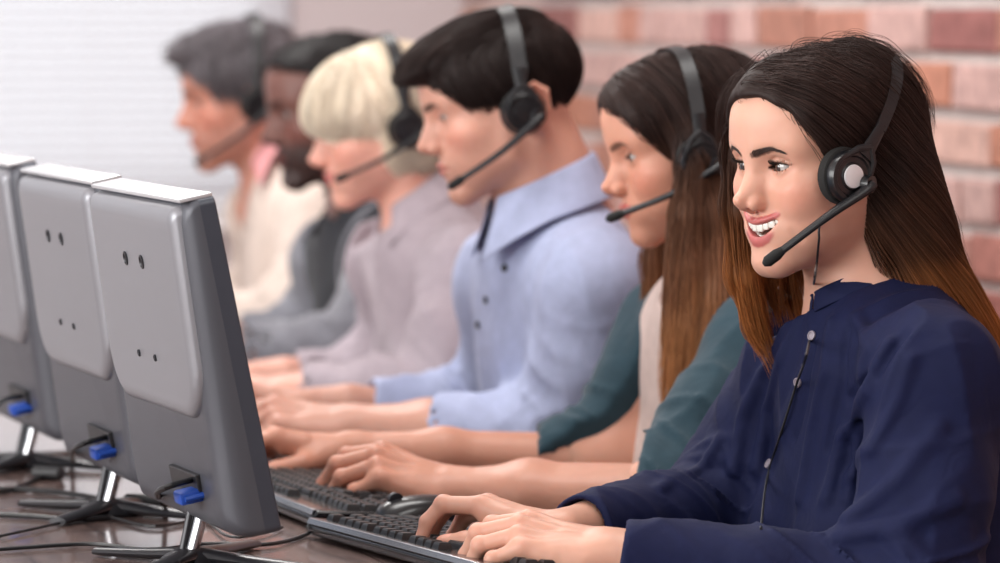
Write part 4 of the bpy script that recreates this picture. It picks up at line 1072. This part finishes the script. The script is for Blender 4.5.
# hair volume in head coordinates
def open_face(P):
    o = s_ell(P, (.128, .004, -.018), (.108, .098, .098))
    o = smin(o, s_box(P, (.130, 0, -.13), (.118, .085, .115), .03), .03)
    return o
def hairf(P):
    y = P[:, 1]; d = s_ell(P, (-.013, 0, .034), (.103, .084, .0765))
    d = smin(d, s_ell(P, (.022, 0, .052), (.066, .070, .048)), .03)
    d = smin(d, s_ell(P, (-.040, .0, .062), (.045, .05, .046)), .03)
    d = smin(d, hd.skull(P)-f32(.006), .006); d = smax(d, -open_face(P), .008)
    bk = s_ell(P, (-.050, .008, -.040), (.062, .084, .095))
    bk = smin(bk, s_ell(P, (-.066, .018, -.120), (.052, .086, .085)), .04)
    bk = smin(bk, s_ell(P, (-.084, .032, -.180), (.056, .084, .060)), .04)
    bk = smin(bk, s_ell(P, (-.108, .045, -.232), (.056, .080, .052)), .04)
    bk = smax(bk, -s_cone(P, (-.01, 0, -.05), (-.02, .0, -.30), .056, .080), .01)
    d = smin(d, bk, .02)
    # far-side fall in front of the shoulder, a broad sheet
    fr_ = s_chain(P, [(.040, -.050, .060), (.054, -.070, .010), (.057, -.078, -.050), (.054, -.080, -.120), (.046, -.078, -.175), (.040, -.076, -.200)], [.014, .012, .009, .010, .006, .002], .02)
    for dx, zz in ((.045, -.165), (.020, -.150), (-.006, -.160)):
        fr_ = smin(fr_, s_chain(P, [(dx, -.070, .03), (dx, -.083, -.04), (dx, -.085, -.11), (dx-.004, -.082, zz)], [.012, .010, .008, .003], .02), .016)
    d = smin(d, fr_, .012)
    n = vnoise(np.stack([P[:, 0]*55+P[:, 2]*8, P[:, 1]*55, P[:, 2]*9], 1).astype(f32), 1.0)
    return d-n*f32(.0028)
DK, MD, AU = np.array(S(50, 34, 30)), np.array(S(86, 54, 36)), np.array(S(182, 114, 62))
def hcol(v):
    v = np.asarray(v, f32); z = v[:, 2]+.020*vnoise(v, 40); t = np.clip((-.02-z)/.17, 0, 1)
    fr_ = (v[:, 0] > .03)&(v[:, 1] < -.04); t = np.where(fr_, np.clip((.03-z)/.15, 0, 1), t)
    c = np.where(t[:, None] < .5, lerpc(t*2, DK, MD), lerpc(t*2-1, MD, AU)); return c
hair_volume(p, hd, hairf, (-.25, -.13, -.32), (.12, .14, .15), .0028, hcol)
def flow(P, t):
    x, y, z = P[:, 0], P[:, 1], P[:, 2]; sgn = np.where(y > -.018, 1.0, -1.0)
    top = np.stack([np.full(len(P), -.55), sgn*.75, np.full(len(P), -.35)], 1)
    side = np.stack([np.clip(-.75+(-z+.06)*1.0, -.75, -.12), .05*sgn, np.full(len(P), -.75)], 1)
    low = np.stack([np.full(len(P), -.46), .10*sgn, np.full(len(P), -.9)], 1)
    k = np.clip((z-.05)/.05, 0, 1)[:, None]; l = np.clip((-.09-z)/.05, 0, 1)[:, None]
    w_ = (top*k+side*(1-k))*(1-l)+low*l
    fr_ = ((x > .015)&(y < -.030))[:, None]; w2 = np.stack([np.where(z > .03, .35, -.05), np.where(z > .03, -.55, -.02), np.full(len(P), -1.0)], 1)
    return np.where(fr_, w2, w_).astype(f32)
def scalp_roots(n, f, test, C0=(-.013, 0, .036), r=(.104, .085, .0815)):
    u = rng.normal(size=(n*4, 3)); u /= np.linalg.norm(u, axis=1)[:, None]; P = (np.array(C0)+u*np.array(r)).astype(f32)
    for _ in range(3): P -= f(P)[:, None]*grad(f, P)
    ok = test(P); return P[ok][:n]
ofn = lambda P: open_face(P)
def keep(S_, of, tol=-.006):
    k = S_.shape[1]; m = of(S_.reshape(-1, 3)).reshape(-1, k); return S_[(m[:, 2:] > tol).all(1)]
rt = scalp_roots(5200, hairf, lambda P: (P[:, 2] > -.02)&(ofn(P) > .002))
S1 = strands(rt, flow(rt, 0), hairf, flow, 30, .0125, layer=rng.uniform(-.001, .0035, len(rt)), lens=rng.uniform(.75, 1.1, len(rt)))
hair_strands(p, hd, keep(S1, ofn), hcol, .00042, jit=.35)
G1 = [([(.040, -.050, .060), (.054, -.070, .010), (.057, -.078, -.050), (.054, -.080, -.120), (.046, -.078, -.175), (.036, -.074, -.205)], [.012, .013, .012, .013, .012, .008])]
for dx, zz in ((.045, -.190), (.020, -.165), (-.006, -.180)): G1.append(([(dx, -.068, .03), (dx, -.083, -.04), (dx, -.086, -.11), (dx-.006, -.082, zz)], [.012, .013, .013, .008]))
locks(p, hd, G1, 420, hcol)
# hairline wisps along the temple and the parting
rt = scalp_roots(3600, hairf, lambda P: (ofn(P) > -.002)&(ofn(P) < .022)&(P[:, 2] > -.03))
S2 = strands(rt, flow(rt, 0), hairf, flow, 26, .0120, layer=rng.uniform(.000, .006, len(rt)), lens=rng.uniform(.6, 1.15, len(rt)))
hair_strands(p, hd, keep(S2, ofn, -.009), hcol, .00030, jit=.35)
# stray hairs at the crown
rt = scalp_roots(420, hairf, lambda P: (P[:, 2] > .080))
S3 = strands(rt, flow(rt, 0)+np.array([0, 0, .6], f32), hairf, flow, 12, .007, layer=rng.uniform(.001, .012, len(rt))**1.0)
hair_strands(p, hd, S3, hcol, .00022)
cw = lambda *q: hit(p['cl'], *q)+np.array(Cv)*.004
cs = lambda *q: hit(lambda P: np.minimum(p['skin'](P), p['cl'](P)), *q)+np.array(Cv)*.005
headset(hd, O, p['R'], .97, cup=(.038, .090, -.012), top=(-.070, 0, .101), boom_end=(.116, .052, -.088), label='black headset with silver disc worn by the woman in navy', silver=True, hw=.0062,
        cable=[cs(822, 222), cs(819, 240), cs(817, 262), cs(814, 284), cw(812, 303), cw(810, 340), cw(797, 385), cw(783, 430), cw(768, 480), cw(762, 530)], boom_bow=(0, .012, .006))
# ---------------- the other five
def short_hair(p, hd, vol, open_, lo=(-.15, -.12, -.13), hi=(.17, .12, .17), col=None, h=.0035, nstr=2500, fl=None, r=.00045, steps=10, ds=.008, lift=.0, jit=.25, kk=.62):
    f = lambda P: smax(smin(vol(P), hd.skull(P)-f32(.004), .004), -open_(P), .006)-f32(.0022)*vnoise(np.stack([P[:, 0]*40, P[:, 1]*70, P[:, 2]*40], 1).astype(f32), 1.0)
    cf = lambda v: np.tile(np.array(col, f32), (len(v), 1)) if not callable(col) else col(np.asarray(v, f32))
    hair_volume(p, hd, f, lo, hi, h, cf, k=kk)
    rt = scalp_roots(nstr, f, lambda P: f(P) < .01, (0, 0, .03), (.10, .085, .09)); rt = rt[open_(rt) > -.003]
    S_ = strands(rt, fl(rt, 0), f, fl, steps, ds, layer=rng.uniform(0, .004+lift, len(rt)), lens=rng.uniform(.6, 1.2, len(rt)))
    hair_strands(p, hd, keep(S_, open_), cf, r, jit=jit)

# ---- woman in teal
M['teal'] = cloth_mat('teal_knit', S(42, 68, 80), .85, .2); M['cream_top'] = cloth_mat('cream_top', S(222, 200, 192), .8, .1)
hd = Head(skin=S(212, 152, 128), lip=S(190, 96, 90), browc=S(90, 60, 48), look=(1, -.05, -.15), eye=.0066, lips=1.1, smile=.25, ears=False, sc=.93)
bd = Body(sL=W(764, 345, 4.99), sR=W(672, 330, 5.27), eL=W(672, 500, 4.86), eR=W(614, 466, 5.21), wL=W(452, 489, 4.92), wR=W(350, 450, 5.20), N=W(724, 290, 5.15), P=np.array([1.74, 4.92, .52]),
          bust=1.0, cuff=(.12, .30), arm=.98, seed=9, cr=(.044, .044), girth=.98)
hL = Hand(bd.wL, hand_R(Lv*.92-Cv*.05+Zv*.30, Zv+Cv*.35), bd.eL, side=-1, bends=[(30, 38, 18), (34, 40, 20), (38, 40, 20), (42, 34, 18)], thumb=(34, 14, 8), skin=hd.skin, fr=(.0245, .034))
hR = Hand(bd.wR, hand_R(Lv*.96+Cv*.05+Zv*.12, Zv-Cv*.15), bd.eR, side=1, bends=[(22, 34, 18), (26, 36, 20), (28, 38, 20), (30, 32, 18)], thumb=(34, 14, 8), skin=hd.skin, fr=(.0245, .034))
def vcut(P):
    Q = (P-bd.N.astype(f32)) @ bd.B.astype(f32); wd = .050+.020*np.clip((-.05-Q[:, 2])/.2, 0, 1)
    return np.maximum(np.abs(Q[:, 1]+.005)-wd, -(Q[:, 0]-.02))
O = W(687, 142, 5.15)
p = make_person('w2', 'woman in a teal cardigan with long brown hair, sitting second from the right', hd, O, 12, 13, 0, bd, [hL, hR], M['teal'], skin_h=.0022, head_h=.0019, cloth_h=.006, neckcut=vcut)
def top_f(P):
    d = bd.trunk(P, .002)-bd.trunk_noise(P)*f32(.002)
    return smax(d, -(s_cone(P, bd.N-(p['nk']-bd.N)*.6, p['nk']+(p['nk']-bd.N), .068, .070)), .006)
v, q = mesh_sdf(top_f, bd.N-[.3, .3, .42], bd.N+[.2, .3, .06], .006); rel(mesh_obj('top', v, q, M['cream_top']), p['root'])
tl = p['toloc']; pc = lambda L: [tuple(tl(W(*q))) for q in L]
nearc = pc([(688, 110, 5.09), (694, 160, 5.06), (690, 215, 5.045), (688, 270, 5.03), (686, 330, 5.01), (682, 385, 4.995), (676, 440, 4.99)])
nearc2 = pc([(715, 150, 5.08), (722, 220, 5.05), (722, 300, 5.02), (712, 370, 4.99), (694, 425, 4.98)])
farc = pc([(665, 120, 5.22), (660, 200, 5.235), (657, 260, 5.235), (652, 320, 5.225), (648, 350, 5.22)])
def open2(P): return smin(s_ell(P, (.130, .000, -.022), (.108, .105, .094)), s_box(P, (.130, 0, -.13), (.100, .085, .115), .03), .03)
def hair2(P):
    d = s_ell(P, (-.013, 0, .034), (.104, .085, .078)); d = smin(d, s_ell(P, (.030, 0, .050), (.068, .070, .048)), .03)
    bk = smin(s_ell(P, (-.050, 0, -.040), (.062, .082, .095)), s_ell(P, (-.070, 0, -.130), (.05, .085, .09)), .04)
    bk = smax(bk, -s_cone(P, (-.01, 0, -.05), (-.03, .0, -.30), .054, .075), .01); d = smin(d, hd.skull(P)-f32(.006), .006); d = smax(smin(d, bk, .02), -open2(P), .008)
    d = smin(d, s_chain(P, nearc, [.016, .018, .021, .022, .021, .015, .004], .02), .02)
    d = smin(d, s_chain(P, nearc2, [.016, .020, .021, .017, .004], .02), .02)
    d = smin(d, s_chain(P, farc, [.010, .012, .013, .012, .004], .02), .015)
    return d-vnoise(np.stack([P[:, 0]*48+P[:, 2]*6, P[:, 1]*48, P[:, 2]*7], 1).astype(f32), 1.0)*f32(.003)
D2, M2c, T2 = np.array(S(52, 35, 31)), np.array(S(128, 84, 58)), np.array(S(198, 136, 86))
def hcol2(v):
    v = np.asarray(v, f32); t = np.clip((.02-v[:, 2]-.03*vnoise(v, 30))/.32, 0, 1); return np.where(t[:, None] < .5, lerpc(t*2, D2, M2c), lerpc(t*2-1, M2c, T2))
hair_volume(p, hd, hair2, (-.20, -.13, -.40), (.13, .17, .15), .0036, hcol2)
def flow2(P, t):
    x, y, z = P[:, 0], P[:, 1], P[:, 2]; sg = np.where(y > -.01, 1.0, -1.0); k = np.clip((z-.055)/.05, 0, 1)[:, None]; dn = tl(np.array(O)+[0, 0, -1.0])
    top = np.stack([np.full(len(P), -.30), sg*.85, np.full(len(P), -.40)], 1); dn = np.tile(dn/np.linalg.norm(dn), (len(P), 1))+np.stack([np.where(z > -.03, -.45, 0.0), 0*y, 0*y], 1)
    return (top*k+dn*(1-k)).astype(f32)
rt = scalp_roots(3800, hair2, lambda P: (P[:, 2] > -.03)&(open2(P) > -.001))
hair_strands(p, hd, keep(strands(rt, flow2(rt, 0), hair2, flow2, 32, .0135, layer=rng.uniform(-.001, .004, len(rt)), lens=rng.uniform(.7, 1.1, len(rt))), open2, -.02), hcol2, .00050, jit=.35)
locks(p, hd, [(nearc, [.016, .020, .024, .026, .026, .024, .014]), (nearc2, [.016, .022, .024, .022, .014]), (farc, [.010, .012, .013, .012, .008])], 700, hcol2, .00050)
headset(hd, O, p['R'], .93, cup=(.014, .108, -.016), top=(-.006, 0, .117), boom_end=tuple(tl(W(613, 217, 5.07))), label='black headset worn by the woman in teal', boom_bow=(0, .012, -.004))

# ---- man in light blue
M['lightblue'] = cloth_mat('light_blue_cotton', S(170, 178, 208), .8, .1)
hd = Head(male=1, skin=S(212, 158, 138), lip=S(186, 110, 102), browc=S(60, 44, 38), look=(1, 0, -.35), eye=.0045, nose=1.08, brow=.6, stubble=.22, stubc=S(150, 106, 90), sc=.95, earx=-.026)
bd = Body(sL=W(596, 285, 5.42), sR=W(508, 278, 5.74), eL=W(578, 446, 5.45), eR=W(520, 420, 5.85), wL=W(348, 424, 5.52), wR=W(318, 406, 5.80), N=W(546, 228, 5.55), P=np.array([1.72, 5.42, .52]),
          male=1, cuff=(.62, .75), arm=1.06, seed=21, cr=(.044, .042), fold=1.3)
hL = Hand(bd.wL, hand_R(Lv*.96+Cv*.0+Zv*.12, Zv+Cv*.25), bd.eL, side=-1, sc=1.08, bends=[(22, 34, 18), (26, 36, 20), (28, 38, 20), (30, 32, 18)], skin=hd.skin, fr=(.027, .040))
hR = Hand(bd.wR, hand_R(Lv*.96+Cv*.0+Zv*.12, Zv-Cv*.25), bd.wR+(bd.eR-bd.wR)*.4, side=1, sc=1.08, skin=hd.skin, fr=(.027, .030))
O = W(500, 101, 5.55)
p = make_person('m3', 'young man in a light blue shirt with short dark hair, third from the right', hd, O, 8, 15, 0, bd, [hL, hR], M['lightblue'], skin_h=.003, head_h=.0022, cloth_h=.0065); tl = p['toloc']
collar(p, bd, hd, 'leaf', M['lightblue'], hgt=.034, leaf=.056, point=.035, gap=16, rise=.002)
buttons(p, bd.cloth, [(505, 268), (486, 300), (478, 325)], M['cable'], .005)
def vol3(P):
    d = s_ell(P, (-.014, 0, .034), (.101, .080, .080)); d = smin(d, s_ell(P, (.035, 0, .070), (.075, .062, .038)), .03)
    return smin(d, s_ell(P, (.096, .006, .066), (.034, .045, .018), rotm('Y', 18)), .02)
def open3(P):
    o = smin(s_ell(P, (.122, 0, -.024), (.100, .110, .078)), s_box(P, (.10, 0, -.11), (.115, .12, .082), .02), .02)
    o = smin(o, s_cone(P*np.array([1, 0, 1], f32), (-.032, 0, -.008), (-.036, 0, -.05), .021, .024), .004)
    return smin(o, s_box(P, (-.06, 0, -.212), (.2, .12, .125), .02), .01)
def fl3(P, t): 
    z = P[:, 2]; k = np.clip((z-.06)/.03, 0, 1)[:, None]; a_ = np.stack([np.full(len(P), .9), .35*np.sign(P[:, 1]+.02), np.full(len(P), -.1)], 1); b_ = np.stack([np.full(len(P), -.35), 0*z, np.full(len(P), -.9)], 1); return (a_*k+b_*(1-k)).astype(f32)
short_hair(p, hd, vol3, open3, col=S(46, 34, 32), fl=fl3, nstr=3200)
headset(hd, O, p['R'], .95, cup=(-.014, .094, -.016), top=(-.034, 0, .116), boom_end=tuple(tl(W(454, 184, 5.46))), label='black headset worn by the man in light blue', boom_bow=(0, .010, -.004), hw=.010)

# ---- blonde woman
M['mauve'] = cloth_mat('mauve_grey_cotton', S(166, 154, 162), .8, .1); M['white_top'] = cloth_mat('white_top', S(235, 232, 232), .8, .1)
hd = Head(skin=S(222, 166, 148), lip=S(196, 112, 108), browc=S(170, 130, 100), look=(1, 0, -.3), eye=.0045, smile=.4, ears=False, lips=1.1, sc=.93)
bd = Body(sL=W(466, 272, 6.13), sR=W(388, 262, 6.45), eL=W(445, 404, 6.05), eR=W(420, 385, 6.5), wL=W(285, 391, 6.15), wR=W(262, 376, 6.45), N=W(426, 228, 6.30), P=np.array([1.76, 6.06, .52]),
          bust=1.0, cuff=(.86, .8), seed=33, cr=(.038, .038), fold=1.5)
hL = Hand(bd.wL, hand_R(Lv*.97+Zv*.1, Zv+Cv*.25), bd.wL+(bd.eL-bd.wL)*.4, side=-1, sc=.97, skin=hd.skin, fr=(.025, .028)); hR = Hand(bd.wR, hand_R(Lv*.97+Zv*.1, Zv-Cv*.25), bd.wR+(bd.eR-bd.wR)*.4, side=1, sc=.97, skin=hd.skin, fr=(.025, .028))
O = W(379, 123, 6.3)
p = make_person('w4', 'blonde woman in a mauve grey shirt looking down, left of the man in light blue', hd, O, 12, 13, 0, bd, [hL, hR], M['mauve'], skin_h=.0035, head_h=.0028, cloth_h=.008); tl = p['toloc']
collar(p, bd, hd, 'leaf', M['mauve'], hgt=.028, leaf=.042, point=.035, gap=34, rise=.0)
def vol4(P): return smin(smin(s_ell(P, (-.014, 0, .034), (.108, .090, .086)), s_ell(P, (.038, 0, .032), (.070, .078, .056)), .03), s_ell(P, (-.03, 0, -.05), (.075, .080, .050)), .03)
def open4(P): return smin(s_ell(P, (.150, 0, -.062), (.108, .130, .076)), s_box(P, (.09, 0, -.13), (.085, .13, .070), .03), .03)
def fl4(P, t):
    f_ = np.clip((P[:, 0]-.0)/.04, 0, 1)[:, None]; return (np.stack([.35+0*P[:, 0], .15*np.sign(P[:, 1]), -.9+0*P[:, 0]], 1)*f_+np.stack([-.35+0*P[:, 0], .3*np.sign(P[:, 1]), -.8+0*P[:, 0]], 1)*(1-f_)).astype(f32)
short_hair(p, hd, vol4, open4, col=S(238, 224, 204), fl=fl4, nstr=2600, r=.0006, steps=14, kk=.92)
headset(hd, O, p['R'], .93, cup=(-.024, .098, -.012), top=(-.036, 0, .128), boom_end=tuple(tl(W(340, 178, 6.22))), label='black headset worn by the blonde woman', boom_bow=(0, .010, -.004), hw=.010)

# ---- dark-skinned man in the grey jacket
M['grey_jacket'] = cloth_mat('grey_jacket', S(112, 112, 120), .9, .3); M['black_tee'] = cloth_mat('black_tee', S(26, 28, 36), .85, .1)
hd = Head(male=1, skin=S(120, 82, 74), lip=S(110, 64, 60), browc=S(22, 16, 16), look=(1, 0, -.2), eye=.0050, nose=1.2, stubble=.85, stubc=S(34, 24, 24), lips=1.3, ears=True)
bd = Body(sL=W(398, 268, 6.70), sR=W(334, 258, 7.02), eL=W(376, 350, 6.65), eR=W(340, 345, 7.05), wL=W(232, 353, 6.72), wR=W(225, 340, 7.0), N=W(370, 214, 6.86), P=np.array([1.78, 6.62, .52]),
          male=1, cuff=(.9, .9), arm=1.15, seed=41, cr=(.042, .042), fold=1.5)
hL = Hand(bd.wL, hand_R(Lv*.97+Zv*.1, Zv+Cv*.25), bd.wL+(bd.eL-bd.wL)*.4, side=-1, sc=1.06, skin=hd.skin, fr=(.026, .030)); hR = Hand(bd.wR, hand_R(Lv*.97+Zv*.1, Zv-Cv*.25), bd.wR+(bd.eR-bd.wR)*.4, side=1, sc=1.06, skin=hd.skin, fr=(.026, .030))
def jcut(P, bd=bd):
    Q = (P-bd.N.astype(f32)) @ bd.B.astype(f32); return np.maximum(np.abs(Q[:, 1])-.055, -(Q[:, 0]-.0))
O = W(333, 106, 6.9)
p = make_person('m5', 'man with short black hair and beard in a grey jacket over a black t-shirt', hd, O, 15, 9, 0, bd, [hL, hR], M['grey_jacket'], skin_h=.004, head_h=.003, cloth_h=.008, neckcut=jcut)
tf = lambda P, bd=bd, p=p: smax(bd.trunk(P, .003), -(s_cone(P, bd.N-(p['nk']-bd.N)*.2, p['nk']+(p['nk']-bd.N), .064, .066)), .006)
v, q = mesh_sdf(tf, bd.N-[.3, .3, .42], bd.N+[.2, .3, .06], .008); rel(mesh_obj('t_shirt', v, q, M['black_tee']), p['root'])
collar(p, bd, hd, 'leaf', M['black_tee'], hgt=.030, leaf=.030, point=.01, gap=30)
def vol5(P): return s_ell(P, (-.012, 0, .033), (.0985, .0795, .0795))
def open5(P): return smin(smin(smin(s_ell(P, (.120, 0, -.030), (.100, .110, .106)), s_ell(P, (.072, 0, .026), (.062, .11, .050)), .02), s_box(P, (.10, 0, -.11), (.115, .12, .082), .02), .02), s_box(P, (-.06, 0, -.20), (.2, .12, .125), .02), .01)
short_hair(p, hd, vol5, open5, col=S(30, 25, 27), fl=fl3, nstr=1500, steps=3, ds=.004, r=.0005)

# ---- grey-haired man farthest away
M['beige'] = cloth_mat('beige_cotton', S(202, 186, 176), .85, .1); M['pink'] = cloth_mat('pink_cotton', S(226, 158, 160), .85, .1)
hd = Head(male=1, skin=S(204, 142, 122), lip=S(176, 100, 92), browc=S(80, 66, 62), look=(1, 0, -.2), eye=.0050, nose=1.12, brow=.8, stubble=.35, stubc=S(140, 106, 98))
bd = Body(sL=W(326, 222, 7.30), sR=W(268, 212, 7.62), eL=W(304, 318, 7.22), eR=W(276, 312, 7.68), wL=W(190, 326, 7.32), wR=W(185, 316, 7.62), N=W(294, 176, 7.46), P=np.array([1.80, 7.20, .52]),
          male=1, cuff=(.9, .9), arm=1.08, seed=51, cr=(.040, .040), fold=1.5)
hL = Hand(bd.wL, hand_R(Lv*.97+Zv*.1, Zv+Cv*.25), bd.wL+(bd.eL-bd.wL)*.4, side=-1, sc=1.06, skin=hd.skin, fr=(.026, .030)); hR = Hand(bd.wR, hand_R(Lv*.97+Zv*.1, Zv-Cv*.25), bd.wR+(bd.eR-bd.wR)*.4, side=1, sc=1.06, skin=hd.skin, fr=(.026, .030))
O = W(244, 95, 7.5)
p = make_person('m6', 'grey-haired man in a beige shirt with a pink collar, farthest along the row', hd, O, 10, 8, 0, bd, [hL, hR], M['beige'], skin_h=.004, head_h=.003, cloth_h=.009); tl = p['toloc']
collar(p, bd, hd, 'leaf', M['pink'], hgt=.030, leaf=.050, point=.045, gap=26)
def vol6(P): return smin(smin(s_ell(P, (-.014, 0, .036), (.104, .083, .080)), s_ell(P, (.050, 0, .084), (.058, .055, .026)), .03), s_ell(P, (.100, .005, .082), (.022, .035, .014)), .015)-f32(.003)*vnoise(P, 45)
short_hair(p, hd, vol6, open3, col=S(122, 116, 121), fl=fl3, nstr=2600, r=.0006, steps=8, lift=.008, jit=.45)
headset(hd, O, p['R'], 1.0, cup=(-.010, .092, -.016), top=(-.034, 0, .132), boom_end=tuple(tl(W(199, 161, 7.42))), label='black headset worn by the grey-haired man', boom_bow=(0, .010, -.004), hw=.009)
# ------------------------------------------------------------------ camera and light
cd = bpy.data.cameras.new('camera'); cam = bpy.data.objects.new('camera', cd); C.objects.link(cam)
cd.sensor_width = 36; cd.lens = FPX*36/1000; cd.clip_end = 60
cam.location = (0, 0, CAM_Z)
pitch = math.atan((281.5-HOR)/FPX)
cam.rotation_euler = (math.pi/2-pitch, 0, -YAW)
cd.dof.use_dof = True; cd.dof.focus_distance = 4.42; cd.dof.aperture_fstop = cd.lens/1000/.033
bpy.context.scene.camera = cam
w = bpy.data.worlds.new('world'); bpy.context.scene.world = w; w.use_nodes = True
bg = w.node_tree.nodes['Background']; bg.inputs[0].default_value = (.93, .96, 1.0, 1); bg.inputs[1].default_value = .95
def area(name, loc, aim, sx, sy, e, col=(1, 1, 1)):
    l = bpy.data.lights.new(name, 'AREA'); l.shape = 'RECTANGLE'; l.size = sx; l.size_y = sy; l.energy = e; l.color = col
    o = bpy.data.objects.new(name, l); C.objects.link(o); o.location = loc; o.rotation_euler = (Vector(aim)-Vector(loc)).to_track_quat('-Z', 'Y').to_euler(); return o
area('daylight_left_windows', (-2.5, 3.6, 1.7), (1.6, 4.6, 1.1), 4.5, 1.5, 165, (1.0, .98, .96))
area('daylight_back_window', (.9, YF+1.2, 2.0), (1.1, 5, 1.4), 5.5, 3.0, 34, (.97, .98, 1.0))
for k, y in enumerate((2.4, 4.8, 7.2)):
    area('ceiling_fill', (1.1, y, 2.72), (1.1, y, 0), 1.2, .6, (22, 28, 52)[k], (1, .98, .95))  # unseen overhead fills, added to brighten the row and the back wall
vs = bpy.context.scene.view_settings; vs.view_transform = 'Standard'; vs.look = 'None'; vs.gamma = 1; vs.exposure = 0; vs.use_curve_mapping = False
